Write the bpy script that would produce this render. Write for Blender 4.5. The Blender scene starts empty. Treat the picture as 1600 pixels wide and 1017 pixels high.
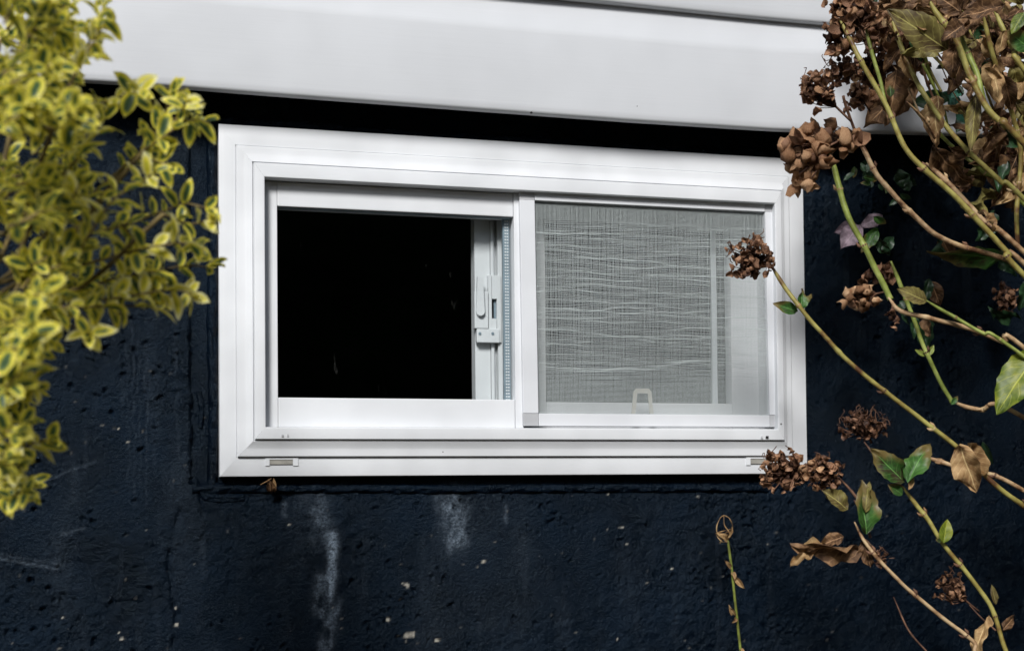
import bpy, bmesh, math, random
import numpy as np
from mathutils import Vector, Matrix, noise as mnoise

rad = math.radians
random.seed(7)
RNG = np.random.default_rng(11)
scene = bpy.context.scene
COL = scene.collection

# ------------------------------------------------------------------ camera
F, SHIFT = 2100.0, 210.78            # focal length and vertical shift in photograph pixels (1600 wide)
YAW, PITCH, ROLL = 0.26197, 0.02574, -0.00923
CAM = Vector((-0.09149, -1.9122, -0.02954))
_f = Vector((math.sin(YAW)*math.cos(PITCH), math.cos(YAW)*math.cos(PITCH), math.sin(PITCH)))
_r0 = Vector((math.cos(YAW), -math.sin(YAW), 0)); _u0 = _r0.cross(_f)
_r = math.cos(ROLL)*_r0 + math.sin(ROLL)*_u0
_u = -math.sin(ROLL)*_r0 + math.cos(ROLL)*_u0
cam_data = bpy.data.cameras.new('camera')
cam = bpy.data.objects.new('camera', cam_data); COL.objects.link(cam)
M = Matrix(((_r.x, _u.x, -_f.x, CAM.x), (_r.y, _u.y, -_f.y, CAM.y), (_r.z, _u.z, -_f.z, CAM.z), (0, 0, 0, 1)))
cam.matrix_world = M
cam_data.sensor_width = 36.0
cam_data.lens = 36.0*F/1600
cam_data.shift_y = SHIFT/1600
cam_data.clip_start = 0.05; cam_data.clip_end = 500
cam_data.dof.use_dof = True
cam_data.dof.focus_distance = 1.93
cam_data.dof.aperture_fstop = 4.6
scene.camera = cam

# ------------------------------------------------------------------ sky, sun, exposure
SUN_EL, SUN_AZ = rad(37), rad(-25)          # azimuth measured from -Y (behind the camera) towards -X when negative
world = bpy.data.worlds.new('World'); scene.world = world; world.use_nodes = True
wn = world.node_tree.nodes; wl = world.node_tree.links
sky = wn.new('ShaderNodeTexSky'); sky.sky_type = 'NISHITA'; sky.sun_disc = False
sky.sun_elevation = SUN_EL; sky.air_density = 1.0; sky.dust_density = 1.0; sky.ozone_density = 1.0
hs = wn.new('ShaderNodeHueSaturation'); hs.inputs['Saturation'].default_value = 0.62
wl.new(sky.outputs[0], hs.inputs['Color'])
wl.new(hs.outputs[0], wn['Background'].inputs[0])
wn['Background'].inputs[1].default_value = 0.075
sd = bpy.data.lights.new('sun', 'SUN'); sd.energy = 3.0; sd.angle = rad(15); sd.color = (1.0, 0.98, 0.955)
sun = bpy.data.objects.new('sun', sd); COL.objects.link(sun)
sdir = Vector((math.sin(SUN_AZ)*math.cos(SUN_EL), -math.cos(SUN_AZ)*math.cos(SUN_EL), math.sin(SUN_EL)))
sun.rotation_euler = sdir.to_track_quat('Z', 'Y').to_euler()
sun.location = (-2, -4, 5)
sky.sun_rotation = math.atan2(sdir.x, sdir.y)
vs = scene.view_settings
vs.view_transform = 'Standard'; vs.look = 'None'; vs.exposure = 0.48; vs.gamma = 1.0; vs.use_curve_mapping = False

cy = scene.cycles
cy.max_bounces = 5; cy.diffuse_bounces = 2; cy.glossy_bounces = 2; cy.transmission_bounces = 4; cy.transparent_max_bounces = 10
cy.use_adaptive_sampling = True; cy.adaptive_threshold = 0.02

# ------------------------------------------------------------------ helpers
def at(px, py, Y):
    """world point on the plane at depth Y seen at a photograph pixel"""
    d = _f + _r*((px-800)/F) + _u*((508.5+SHIFT-py)/F)
    return CAM + d*((Y-CAM.y)/d.y)

def mm(px, Y=0.0):
    return px*(Y-CAM.y)/F                   # rough size in metres of a pixel length at depth Y

def new_mat(name):
    m = bpy.data.materials.new(name); m.use_nodes = True
    nt = m.node_tree
    return m, nt.nodes, nt.links, nt.nodes['Principled BSDF']

def tag(o, label=None, cat=None, group=None, kind=None):
    for k, v in (('label', label), ('category', cat), ('group', group), ('kind', kind)):
        if v: o[k] = v
    return o

def thing(name, loc, label, cat, group=None):
    o = bpy.data.objects.new(name, None); COL.objects.link(o)
    o.location = loc; o.empty_display_size = 0.05
    return tag(o, label, cat, group)

def base_of(o):
    v = Vector((0, 0, 0))
    while o is not None:
        v += o.location; o = o.parent
    return v

def link(name, me, parent=None, mat=None):
    if mat is not None and len(me.materials) == 0: me.materials.append(mat)
    o = bpy.data.objects.new(name, me); COL.objects.link(o)
    if parent is not None: o.parent = parent
    return o

def mesh(name, verts, faces, mat, parent=None, smooth=False, uvs=None):
    """verts in world space; stored relative to the parent's base"""
    off = base_of(parent)
    v = np.asarray([tuple(p) for p in verts], dtype=float) if not isinstance(verts, np.ndarray) else verts
    v = v - np.array(off)
    me = bpy.data.meshes.new(name)
    me.from_pydata(v.tolist(), [], [tuple(f) for f in faces])
    if uvs is not None:
        ul = me.uv_layers.new(name='UVMap')
        li = np.zeros(len(me.loops), dtype=np.int32); me.loops.foreach_get('vertex_index', li)
        ul.data.foreach_set('uv', np.asarray(uvs, dtype=np.float32)[li].ravel())
    if smooth: me.polygons.foreach_set('use_smooth', [True]*len(me.polygons))
    me.update()
    return link(name, me, parent, mat)

def boxes(name, specs, mat, parent=None, bevel=0.0008, shear=0.0):
    """one mesh of bevelled boxes (x0,x1,y0,y1,z0,z1)"""
    off = base_of(parent)
    bm = bmesh.new()
    for (x0, x1, y0, y1, z0, z1) in specs:
        r = bmesh.ops.create_cube(bm, size=1)
        for v in r['verts']:
            v.co = Vector(((x0+x1)/2+v.co.x*(x1-x0), (y0+y1)/2+v.co.y*(y1-y0), (z0+z1)/2+v.co.z*(z1-z0)))
            v.co.x += shear*(v.co.z-0.25)
            v.co -= off
    if bevel: bmesh.ops.bevel(bm, geom=bm.edges[:], offset=bevel, segments=2, profile=0.7, affect='EDGES')
    me = bpy.data.meshes.new(name); bm.to_mesh(me); bm.free()
    return link(name, me, parent, mat)

def px_box(px0, px1, py0, py1, Y, thick):
    """box whose front face at depth Y spans the pixel rectangle, measured through its middle"""
    xm, ym = (px0+px1)/2, (py0+py1)/2
    return (at(px0, ym, Y).x, at(px1, ym, Y).x, Y, Y+thick, at(xm, py1, Y).z, at(xm, py0, Y).z)

def tube_geo(pts, radii, seg=7, close=True):
    """tube along points: verts, faces"""
    pts = [Vector(p) for p in pts]; n = len(pts)
    vs_, fs = [], []
    ref = Vector((0.31, -0.83, 0.46)).normalized()
    for i, p in enumerate(pts):
        t = (pts[min(i+1, n-1)] - pts[max(i-1, 0)])
        t = t.normalized() if t.length > 1e-9 else Vector((0, 0, 1))
        a = t.cross(ref)
        if a.length < 1e-4: a = t.cross(Vector((1, 0, 0)))
        a.normalize(); b = t.cross(a)
        for k in range(seg):
            an = 2*math.pi*k/seg
            vs_.append(p + (a*math.cos(an)+b*math.sin(an))*radii[i])
    for i in range(n-1):
        for k in range(seg):
            k2 = (k+1) % seg
            fs.append((i*seg+k, i*seg+k2, (i+1)*seg+k2, (i+1)*seg+k))
    if close:
        fs.append(tuple(range(seg-1, -1, -1))); fs.append(tuple(range((n-1)*seg, n*seg)))
    return vs_, fs

def smooth_path(pts, step):
    """Catmull-Rom through points, about `step` apart"""
    P = [Vector(p) for p in pts]
    if len(P) < 3:
        n = max(2, int((P[1]-P[0]).length/step)); return [P[0].lerp(P[1], i/n) for i in range(n+1)]
    out = []
    for i in range(len(P)-1):
        p0 = P[i-1] if i > 0 else P[0]*2-P[1]; p1, p2 = P[i], P[i+1]
        p3 = P[i+2] if i+2 < len(P) else P[-1]*2-P[-2]
        n = max(1, int((p2-p1).length/step))
        for k in range(n):
            t = k/n
            out.append(0.5*((2*p1)+(p2-p0)*t+(2*p0-5*p1+4*p2-p3)*t*t+(3*p1-p0-3*p2+p3)*t**3))
    out.append(P[-1])
    return out

class Geo:
    """collects pieces of one mesh"""
    def __init__(s): s.v, s.f, s.uv = [], [], []
    def add(s, v, f, uv=None):
        b = len(s.v); s.v += [tuple(p) for p in v]; s.f += [tuple(i+b for i in q) for q in f]
        if uv is not None: s.uv += [tuple(q) for q in uv]
    def build(s, name, mat, parent=None, smooth=True):
        return mesh(name, np.array(s.v), s.f, mat, parent, smooth, s.uv if s.uv else None)

def vnoise(x, y, seed):
    """value noise on numpy arrays"""
    xi, yi = np.floor(x).astype(np.int64), np.floor(y).astype(np.int64)
    fx, fy = x-xi, y-yi
    fx, fy = fx*fx*(3-2*fx), fy*fy*(3-2*fy)
    T = np.random.default_rng(seed).random((256, 256))
    g = lambda a, b: T[a & 255, b & 255]
    return (g(xi, yi)*(1-fx)+g(xi+1, yi)*fx)*(1-fy)+(g(xi, yi+1)*(1-fx)+g(xi+1, yi+1)*fx)*fy - 0.5

def fbm(x, y, seed, oct=4):
    s = 0; a = 1.0
    for k in range(oct):
        s = s+a*vnoise(x*2**k+13.7*k, y*2**k+7.1*k, seed+k); a *= 0.5
    return s

def seg_dist(x, z, poly):
    """distance field to a polyline"""
    d = np.full(x.shape, 1e9)
    for (ax, az), (bx, bz) in zip(poly[:-1], poly[1:]):
        vx, vz = bx-ax, bz-az; L = vx*vx+vz*vz+1e-12
        t = np.clip(((x-ax)*vx+(z-az)*vz)/L, 0, 1)
        d = np.minimum(d, np.hypot(x-ax-t*vx, z-az-t*vz))
    return d

# ------------------------------------------------------------------ materials
def noise_node(N, L, co, scale, detail=4, rough=0.55, vec=None):
    n = N.new('ShaderNodeTexNoise'); n.inputs['Scale'].default_value = scale
    n.inputs['Detail'].default_value = detail; n.inputs['Roughness'].default_value = rough
    if co is not None: L.new(co, n.inputs['Vector'])
    return n

def ramp(N, L, src, stops):
    r = N.new('ShaderNodeValToRGB'); cr = r.color_ramp
    while len(cr.elements) > len(stops): cr.elements.remove(cr.elements[-1])
    while len(cr.elements) < len(stops): cr.elements.new(0.5)
    for e, (p, c) in zip(cr.elements, stops):
        e.position = p; e.color = (c[0], c[1], c[2], 1) if not isinstance(c, (int, float)) else (c, c, c, 1)
    L.new(src, r.inputs[0]); return r

def mixc(N, L, fac, a, b):
    m = N.new('ShaderNodeMix'); m.data_type = 'RGBA'
    for sock, v in ((m.inputs[0], fac), (m.inputs[6], a), (m.inputs[7], b)):
        if hasattr(v, 'links'): L.new(v, sock)
        else: sock.default_value = v if isinstance(v, (int, float)) else (*v, 1)
    return m.outputs[2]

def vinyl(name, col, rough=0.38, grime=0.10, specks=0.02, grain=False, bumpy=0.02):
    m, N, L, B = new_mat(name)
    tc = N.new('ShaderNodeTexCoord'); co = tc.outputs['Object']
    n1 = noise_node(N, L, co, 9, 2)
    c1 = ramp(N, L, n1.outputs[0], [(0.35, [k*(1-grime) for k in col]), (0.62, col)]).outputs[0]
    # fly specks and grit: sparse small dark dots of uneven size
    vo = N.new('ShaderNodeTexVoronoi'); vo.inputs['Scale'].default_value = 22; L.new(co, vo.inputs['Vector'])
    wn_ = N.new('ShaderNodeTexWhiteNoise'); L.new(vo.outputs['Position'], wn_.inputs['Vector'])
    mth = N.new('ShaderNodeMath'); mth.operation = 'MULTIPLY'
    pw = N.new('ShaderNodeMath'); pw.operation = 'POWER'; pw.inputs[1].default_value = 3.2
    L.new(wn_.outputs[0], pw.inputs[0]); L.new(pw.outputs[0], mth.inputs[0]); mth.inputs[1].default_value = specks*2.6
    lt = N.new('ShaderNodeMath'); lt.operation = 'LESS_THAN'
    L.new(vo.outputs['Distance'], lt.inputs[0]); L.new(mth.outputs[0], lt.inputs[1])
    c2 = mixc(N, L, lt.outputs[0], c1, (0.05, 0.05, 0.05))
    L.new(c2, B.inputs['Base Color'])
    B.inputs['Roughness'].default_value = rough
    B.inputs['Specular IOR Level'].default_value = 0.4
    mp = N.new('ShaderNodeMapping'); L.new(co, mp.inputs[0])
    mp.inputs['Scale'].default_value = (9, 60, 260) if grain else (14, 14, 14)
    n2 = noise_node(N, L, mp.outputs[0], 1.0, 2)
    bp = N.new('ShaderNodeBump'); bp.inputs['Strength'].default_value = 0.35 if grain else 0.15
    bp.inputs['Distance'].default_value = 0.0003 if grain else bumpy*0.03
    L.new(n2.outputs[0], bp.inputs['Height']); L.new(bp.outputs[0], B.inputs['Normal'])
    return m

M_WHITE = vinyl('white_vinyl', (0.70, 0.72, 0.745), grime=0.13)
M_SASH = vinyl('sash_vinyl', (0.69, 0.71, 0.735), specks=0.015)
M_SCREENBAR = vinyl('painted_screen_bar', (0.67, 0.69, 0.72), rough=0.42, specks=0.012)
M_KEY = vinyl('grey_plastic', (0.50, 0.51, 0.53), rough=0.55, grime=0.3)
M_SIDING = vinyl('siding_vinyl', (0.55, 0.567, 0.592), rough=0.5, grime=0.05, specks=0.019, grain=True)
M_LOCK = vinyl('lock_white', (0.72, 0.74, 0.75), rough=0.3, specks=0.0)

def plain(name, col, rough=0.6, spec=0.3, nscale=40, var=0.3, bump=0.0, metal=0.0):
    m, N, L, B = new_mat(name)
    tc = N.new('ShaderNodeTexCoord'); n = noise_node(N, L, tc.outputs['Object'], nscale, 3)
    r = ramp(N, L, n.outputs[0], [(0.3, [c*(1-var) for c in col]), (0.7, [min(1, c*(1+var)) for c in col])])
    L.new(r.outputs[0], B.inputs['Base Color'])
    B.inputs['Roughness'].default_value = rough; B.inputs['Specular IOR Level'].default_value = spec
    B.inputs['Metallic'].default_value = metal
    if bump:
        bp = N.new('ShaderNodeBump'); bp.inputs['Strength'].default_value = 0.6; bp.inputs['Distance'].default_value = bump
        L.new(n.outputs[0], bp.inputs['Height']); L.new(bp.outputs[0], B.inputs['Normal'])
    return m

M_DARKHOLE = plain('hole_dark', (0.02, 0.02, 0.02), 0.6)
M_SLOT = plain('slot_grey', (0.30, 0.29, 0.26), 0.6)
M_BEIGE = plain('beige_plastic', (0.55, 0.52, 0.45), 0.5, var=0.12)
M_SPACER = plain('spacer_metal', (0.20, 0.26, 0.30), 0.4, 0.5, var=0.15)
M_WIRE = plain('screen_wire', (0.52, 0.57, 0.57), 0.5, 0.3, 8, 0.12)
M_ROOM = plain('room_dark', (0.02, 0.02, 0.021), 0.9, 0.1, 3)  # near-black walls: the unlit room's darkness is put into the colour
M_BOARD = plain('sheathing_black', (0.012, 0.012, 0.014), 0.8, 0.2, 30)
M_CAULK = plain('painted_caulk', (0.012, 0.016, 0.022), 0.42, 0.5, 90, 0.5, 0.0015)
M_SOIL = plain('soil', (0.045, 0.038, 0.028), 0.95, 0.1, 6, 0.5, 0.01)
M_ADDED_HEDGE = plain('added_hedge_leaves', (0.022, 0.036, 0.014), 0.8, 0.2, 9, 0.6, 0.03)

def glass_mat():
    m, N, L, B = new_mat('window_glass')
    out = N['Material Output']
    tr = N.new('ShaderNodeBsdfTransparent'); tr.inputs[0].default_value = (0.97, 0.982, 0.985, 1)
    gl = N.new('ShaderNodeBsdfGlossy'); gl.inputs['Roughness'].default_value = 0.02
    lw = N.new('ShaderNodeLayerWeight'); lw.inputs[0].default_value = 0.5
    pw = N.new('ShaderNodeMath'); pw.operation = 'POWER'; pw.inputs[1].default_value = 5; L.new(lw.outputs['Facing'], pw.inputs[0])
    fr = N.new('ShaderNodeMath'); fr.operation = 'MULTIPLY_ADD'; fr.inputs[1].default_value = 0.96; fr.inputs[2].default_value = 0.04; L.new(pw.outputs[0], fr.inputs[0])
    mx = N.new('ShaderNodeMixShader'); L.new(fr.outputs[0], mx.inputs[0]); L.new(tr.outputs[0], mx.inputs[1]); L.new(gl.outputs[0], mx.inputs[2])
    # a little dust and short smears on the pane
    tc = N.new('ShaderNodeTexCoord'); mp = N.new('ShaderNodeMapping'); L.new(tc.outputs['Object'], mp.inputs[0])
    mp.inputs['Rotation'].default_value = (0, rad(20), 0); mp.inputs['Scale'].default_value = (90, 90, 26)
    n = noise_node(N, L, mp.outputs[0], 1.0, 3)
    r = ramp(N, L, n.outputs[0], [(0.70, 0.0), (0.82, 0.02)])
    n3 = noise_node(N, L, tc.outputs['Object'], 420, 1)
    r3 = ramp(N, L, n3.outputs[0], [(0.80, 0.0), (0.84, 0.06)])
    ad = N.new('ShaderNodeMath'); ad.operation = 'ADD'; L.new(r.outputs[0], ad.inputs[0]); L.new(r3.outputs[0], ad.inputs[1])
    df = N.new('ShaderNodeBsdfDiffuse'); df.inputs[0].default_value = (0.5, 0.5, 0.47, 1)
    m2 = N.new('ShaderNodeMixShader'); L.new(ad.outputs[0], m2.inputs[0]); L.new(mx.outputs[0], m2.inputs[1]); L.new(df.outputs[0], m2.inputs[2])
    L.new(m2.outputs[0], out.inputs['Surface'])
    return m
M_GLASS = glass_mat()

def wall_mat():
    m, N, L, B = new_mat('navy_painted_concrete')
    tc = N.new('ShaderNodeTexCoord'); co = tc.outputs['Object']
    n1 = noise_node(N, L, co, 7, 4, 0.65)
    c = ramp(N, L, n1.outputs[0], [(0.32, (0.0003, 0.0013, 0.0038)), (0.68, (0.0015, 0.0055, 0.0135))]).outputs[0]
    a1 = N.new('ShaderNodeAttribute'); a1.attribute_name = 'stain'
    nb = noise_node(N, L, co, 260, 2, 0.7)
    ml = N.new('ShaderNodeMath'); ml.operation = 'MULTIPLY'; L.new(a1.outputs['Fac'], ml.inputs[0])
    rb = ramp(N, L, nb.outputs[0], [(0.34, 0.20), (0.64, 1.0)]); L.new(rb.outputs[0], ml.inputs[1])
    c = mixc(N, L, ml.outputs[0], c, (0.20, 0.25, 0.31))
    a2 = N.new('ShaderNodeAttribute'); a2.attribute_name = 'chip'
    c = mixc(N, L, a2.outputs['Fac'], c, (0.50, 0.47, 0.40))
    # grit caught on the paint
    n3 = noise_node(N, L, co, 330, 2)
    r3 = ramp(N, L, n3.outputs[0], [(0.745, 0.0), (0.78, 0.55)])
    c = mixc(N, L, r3.outputs[0], c, (0.22, 0.22, 0.22))
    L.new(c, B.inputs['Base Color'])
    rr = ramp(N, L, n1.outputs[0], [(0.32, 0.17), (0.68, 0.42)]); L.new(rr.outputs[0], B.inputs['Roughness'])
    B.inputs['Specular IOR Level'].default_value = 0.16
    B.inputs['Specular Tint'].default_value = (0.62, 0.84, 1.0, 1)
    n4 = noise_node(N, L, co, 210, 4, 0.72)
    bp = N.new('ShaderNodeBump'); bp.inputs['Strength'].default_value = 0.9; bp.inputs['Distance'].default_value = 0.0036
    L.new(n4.outputs[0], bp.inputs['Height']); L.new(bp.outputs[0], B.inputs['Normal'])
    return m
M_WALL = wall_mat()

def leafy(name, stops, rough=0.5, spec=0.35, scale=60, trans=0.25, veins=0.0, bump=0.0008, brown=None):
    """dead or living leaf: patchy colours from noise, optional side veins from UV"""
    m, N, L, B = new_mat(name); out = N['Material Output']
    tc = N.new('ShaderNodeTexCoord')
    n = noise_node(N, L, tc.outputs['Object'], scale, 3, 0.65)
    oi = N.new('ShaderNodeObjectInfo')
    ad = N.new('ShaderNodeMath'); ad.operation = 'MULTIPLY_ADD'
    L.new(oi.outputs['Random'], ad.inputs[0]); ad.inputs[1].default_value = 0.24; 
    sb = N.new('ShaderNodeMath'); sb.operation = 'MULTIPLY_ADD'; L.new(n.outputs[0], sb.inputs[0]); sb.inputs[1].default_value = 1.7; sb.inputs[2].default_value = -0.47
    L.new(sb.outputs[0], ad.inputs[2])
    c = ramp(N, L, ad.outputs[0], stops).outputs[0]
    hgt = n.outputs[0]
    if veins:
        uv = N.new('ShaderNodeSeparateXYZ'); L.new(tc.outputs['UV'], uv.inputs[0])
        au = N.new('ShaderNodeMath'); au.operation = 'SUBTRACT'; L.new(uv.outputs[0], au.inputs[0]); au.inputs[1].default_value = 0.5
        ab = N.new('ShaderNodeMath'); ab.operation = 'ABSOLUTE'; L.new(au.outputs[0], ab.inputs[0])
        s1 = N.new('ShaderNodeMath'); s1.operation = 'MULTIPLY_ADD'; L.new(ab.outputs[0], s1.inputs[0]); s1.inputs[1].default_value = -0.55; L.new(uv.outputs[1], s1.inputs[2])
        s2 = N.new('ShaderNodeMath'); s2.operation = 'MULTIPLY'; L.new(s1.outputs[0], s2.inputs[0]); s2.inputs[1].default_value = 44
        sn = N.new('ShaderNodeMath'); sn.operation = 'SINE'; L.new(s2.outputs[0], sn.inputs[0])
        wv = N.new('ShaderNodeMath'); wv.operation = 'MULTIPLY_ADD'; L.new(n.outputs[0], wv.inputs[0]); wv.inputs[1].default_value = 9.0; L.new(s2.outputs[0], wv.inputs[2]); L.new(wv.outputs[0], sn.inputs[0])
        rv = ramp(N, L, sn.outputs[0], [(0.86, 0.0), (1.0, veins*0.55)])
        rm = ramp(N, L, ab.outputs[0], [(0.012, veins*1.4), (0.03, 0.0)])
        mx = N.new('ShaderNodeMath'); mx.operation = 'MAXIMUM'; L.new(rv.outputs[0], mx.inputs[0]); L.new(rm.outputs[0], mx.inputs[1])
        c = mixc(N, L, mx.outputs[0], c, [min(1, k*2.0+0.03) for k in stops[-1][1]])
        sm = N.new('ShaderNodeMath'); sm.operation = 'SUBTRACT'; L.new(n.outputs[0], sm.inputs[0]); L.new(mx.outputs[0], sm.inputs[1]); hgt = sm.outputs[0]
    if brown:
        e1 = N.new('ShaderNodeMath'); e1.operation = 'MULTIPLY_ADD'; L.new(n.outputs[0], e1.inputs[0]); e1.inputs[1].default_value = 1.3; L.new(uv.outputs[1], e1.inputs[2])
        e2 = N.new('ShaderNodeMath'); e2.operation = 'MULTIPLY_ADD'; L.new(ab.outputs[0], e2.inputs[0]); e2.inputs[1].default_value = 0.5; L.new(e1.outputs[0], e2.inputs[2])
        rbn = ramp(N, L, e2.outputs[0], [(0.0, 0.0), (0.99, 0.0), (1.0, 1.0)]); rbn.color_ramp.elements[0].position = 0.0
        dv = N.new('ShaderNodeMath'); dv.operation = 'MULTIPLY'; L.new(e2.outputs[0], dv.inputs[0]); dv.inputs[1].default_value = 0.5; L.new(dv.outputs[0], rbn.inputs[0])
        rbn.color_ramp.elements[1].position = 0.62; rbn.color_ramp.elements[2].position = 0.78
        c = mixc(N, L, rbn.outputs[0], c, brown)
    L.new(c, B.inputs['Base Color']); B.inputs['Roughness'].default_value = rough
    B.inputs['Specular IOR Level'].default_value = spec
    bp = N.new('ShaderNodeBump'); bp.inputs['Strength'].default_value = 0.6; bp.inputs['Distance'].default_value = bump
    L.new(hgt, bp.inputs['Height']); L.new(bp.outputs[0], B.inputs['Normal'])
    if trans:
        t = N.new('ShaderNodeBsdfTranslucent'); L.new(c, t.inputs[0])
        mxs = N.new('ShaderNodeMixShader'); mxs.inputs[0].default_value = trans
        L.new(B.outputs[0], mxs.inputs[1]); L.new(t.outputs[0], mxs.inputs[2]); L.new(mxs.outputs[0], out.inputs['Surface'])
    return m

M_PUFF = leafy('dry_petal_tan', [(0.24, (0.085, 0.036, 0.018)), (0.5, (0.34, 0.175, 0.088)), (0.76, (0.66, 0.44, 0.26))], 0.7, 0.2, 90)
M_FRIZ = leafy('dry_petal_brown', [(0.28, (0.045, 0.020, 0.012)), (0.5, (0.16, 0.078, 0.043)), (0.75, (0.42, 0.235, 0.135))], 0.6, 0.3, 90)
M_CORE = leafy('core_petal_shaded', [(0.3, (0.020, 0.010, 0.007)), (0.6, (0.055, 0.026, 0.016)), (0.85, (0.12, 0.06, 0.035))], 0.7, 0.2, 90)  # inner petals: the head's shaded core put into a darker brown
M_TWIGLET = leafy('dry_pedicel', [(0.3, (0.06, 0.03, 0.02)), (0.7, (0.17, 0.09, 0.055))], 0.7, 0.2, 50, 0)
M_DEAD = leafy('dead_leaf_brown', [(0.25, (0.035, 0.018, 0.010)), (0.5, (0.12, 0.064, 0.032)), (0.75, (0.30, 0.175, 0.085))], 0.65, 0.25, 40, 0.2, 0.5)
M_TAN = leafy('dead_leaf_tan', [(0.25, (0.16, 0.085, 0.04)), (0.5, (0.36, 0.22, 0.10)), (0.8, (0.55, 0.38, 0.19))], 0.65, 0.25, 40, 0.25, 0.4)
M_OLIVE = leafy('fading_leaf_olive', [(0.25, (0.07, 0.045, 0.018)), (0.5, (0.17, 0.14, 0.045)), (0.8, (0.28, 0.25, 0.07))], 0.55, 0.3, 30, 0.25, 0.5)
M_GREEN = leafy('green_leaf', [(0.25, (0.035, 0.028, 0.012)), (0.42, (0.030, 0.085, 0.018)), (0.8, (0.075, 0.19, 0.035))], 0.45, 0.35, 30, 0.25, 0.45, brown=(0.16, 0.12, 0.04))
M_YGREEN = leafy('yellow_green_leaf', [(0.25, (0.035, 0.07, 0.010)), (0.5, (0.13, 0.18, 0.016)), (0.8, (0.30, 0.31, 0.035))], 0.45, 0.4, 30, 0.3, 0.4)
M_DKGREEN = leafy('dark_green_leaf', [(0.3, (0.010, 0.028, 0.012)), (0.7, (0.028, 0.075, 0.028))], 0.4, 0.45, 30, 0.15, 0.3)
M_TEAL = leafy('teal_leaf', [(0.3, (0.02, 0.08, 0.055)), (0.7, (0.06, 0.20, 0.14))], 0.4, 0.45, 30, 0.15, 0.2)
M_MAUVE = leafy('mauve_petal', [(0.3, (0.10, 0.075, 0.09)), (0.7, (0.27, 0.20, 0.24))], 0.6, 0.3, 60, 0.2, 0.2)
M_CANE_TAN = leafy('cane_tan', [(0.22, (0.075, 0.032, 0.015)), (0.32, (0.17, 0.09, 0.04)), (0.5, (0.33, 0.21, 0.11)), (0.75, (0.46, 0.34, 0.19))], 0.55, 0.35, 45, 0)
M_CANE_GREEN = leafy('cane_green', [(0.22, (0.08, 0.035, 0.014)), (0.34, (0.17, 0.11, 0.03)), (0.46, (0.22, 0.18, 0.045)), (0.78, (0.34, 0.31, 0.09))], 0.5, 0.35, 35, 0)
M_CANE_LIME = leafy('cane_lime', [(0.25, (0.10, 0.11, 0.022)), (0.5, (0.17, 0.21, 0.04)), (0.78, (0.29, 0.33, 0.09))], 0.5, 0.35, 35, 0)

def variegated():
    m, N, L, B = new_mat('variegated_leaf'); out = N['Material Output']
    tc = N.new('ShaderNodeTexCoord'); uv = N.new('ShaderNodeSeparateXYZ'); L.new(tc.outputs['UV'], uv.inputs[0])
    def mth(op, a, b=None, c=None):
        n = N.new('ShaderNodeMath'); n.operation = op
        for s, v in zip(n.inputs, (a, b, c)):
            if v is None: continue
            if hasattr(v, 'links'): L.new(v, s)
            else: s.default_value = v
        return n.outputs[0]
    au = mth('ABSOLUTE', mth('MULTIPLY_ADD', uv.outputs[0], 2.0, -1.0))
    av = mth('ABSOLUTE', mth('MULTIPLY_ADD', uv.outputs[1], 2.0, -0.92))
    e = mth('MAXIMUM', au, mth('POWER', av, 1.6))
    n = noise_node(N, L, tc.outputs['Object'], 170, 3, 0.6)
    oi = N.new('ShaderNodeObjectInfo')
    e2 = mth('ADD', e, mth('MULTIPLY_ADD', n.outputs[0], 0.5, -0.25))
    e3 = mth('ADD', e2, mth('MULTIPLY_ADD', oi.outputs['Random'], 0.50, -0.20))
    c = ramp(N, L, e3, [(0.02, (0.05, 0.11, 0.045)), (0.24, (0.15, 0.22, 0.09)), (0.38, (0.55, 0.55, 0.06)), (0.52, (0.93, 0.82, 0.06)), (0.72, (0.95, 0.86, 0.14)), (1.0, (0.96, 0.92, 0.48))]).outputs[0]
    L.new(c, B.inputs['Base Color']); B.inputs['Roughness'].default_value = 0.38; B.inputs['Specular IOR Level'].default_value = 0.45
    t = N.new('ShaderNodeBsdfTranslucent'); L.new(c, t.inputs[0])
    mxs = N.new('ShaderNodeMixShader'); mxs.inputs[0].default_value = 0.48
    L.new(B.outputs[0], mxs.inputs[1]); L.new(t.outputs[0], mxs.inputs[2]); L.new(mxs.outputs[0], out.inputs['Surface'])
    return m
M_VARI = variegated()
M_BARK = leafy('shrub_bark', [(0.3, (0.06, 0.045, 0.02)), (0.7, (0.20, 0.15, 0.06))], 0.8, 0.2, 60, 0)

# ------------------------------------------------------------------ ground, room behind the window, unseen hedges added outside the view
GZ = -0.58
g = Geo()
nx = 60
for j in range(nx+1):
    for i in range(nx+1):
        x = -30+60*i/nx; y = -57+60*j/nx
        g.v.append((x, y, GZ+0.02*mnoise.noise(Vector((x*1.3, y*1.3, 0)))))
for j in range(nx):
    for i in range(nx):
        a = j*(nx+1)+i; g.f.append((a, a+1, a+nx+2, a+nx+1))
tag(g.build('ground', M_SOIL), kind='structure')

# window rings, from the pixel lines of the photograph
W, H = 0.9, 0.49432
LINES = {'O': (0.0, W, 0.0, H)}
LINES['L1'] = (at(369.8, 470, -.003).x, at(1238.4, 690, -.003).x, at(400, 714, -.003).z, at(372, 227, -.003).z)
LINES['L2'] = (at(397.5, 470, -.018).x, at(1229, 690, -.018).x, at(405, 686.6, -.018).z, at(400, 252.5, -.018).z)
LINES['I'] = (at(415.2, 470, -.023).x, at(1219.6, 690, -.023).x, at(415, 666.5, -.023).z, at(417, 275, -.023).z)
IX0, IX1, IZ0, IZ1 = LINES['I']

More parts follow.
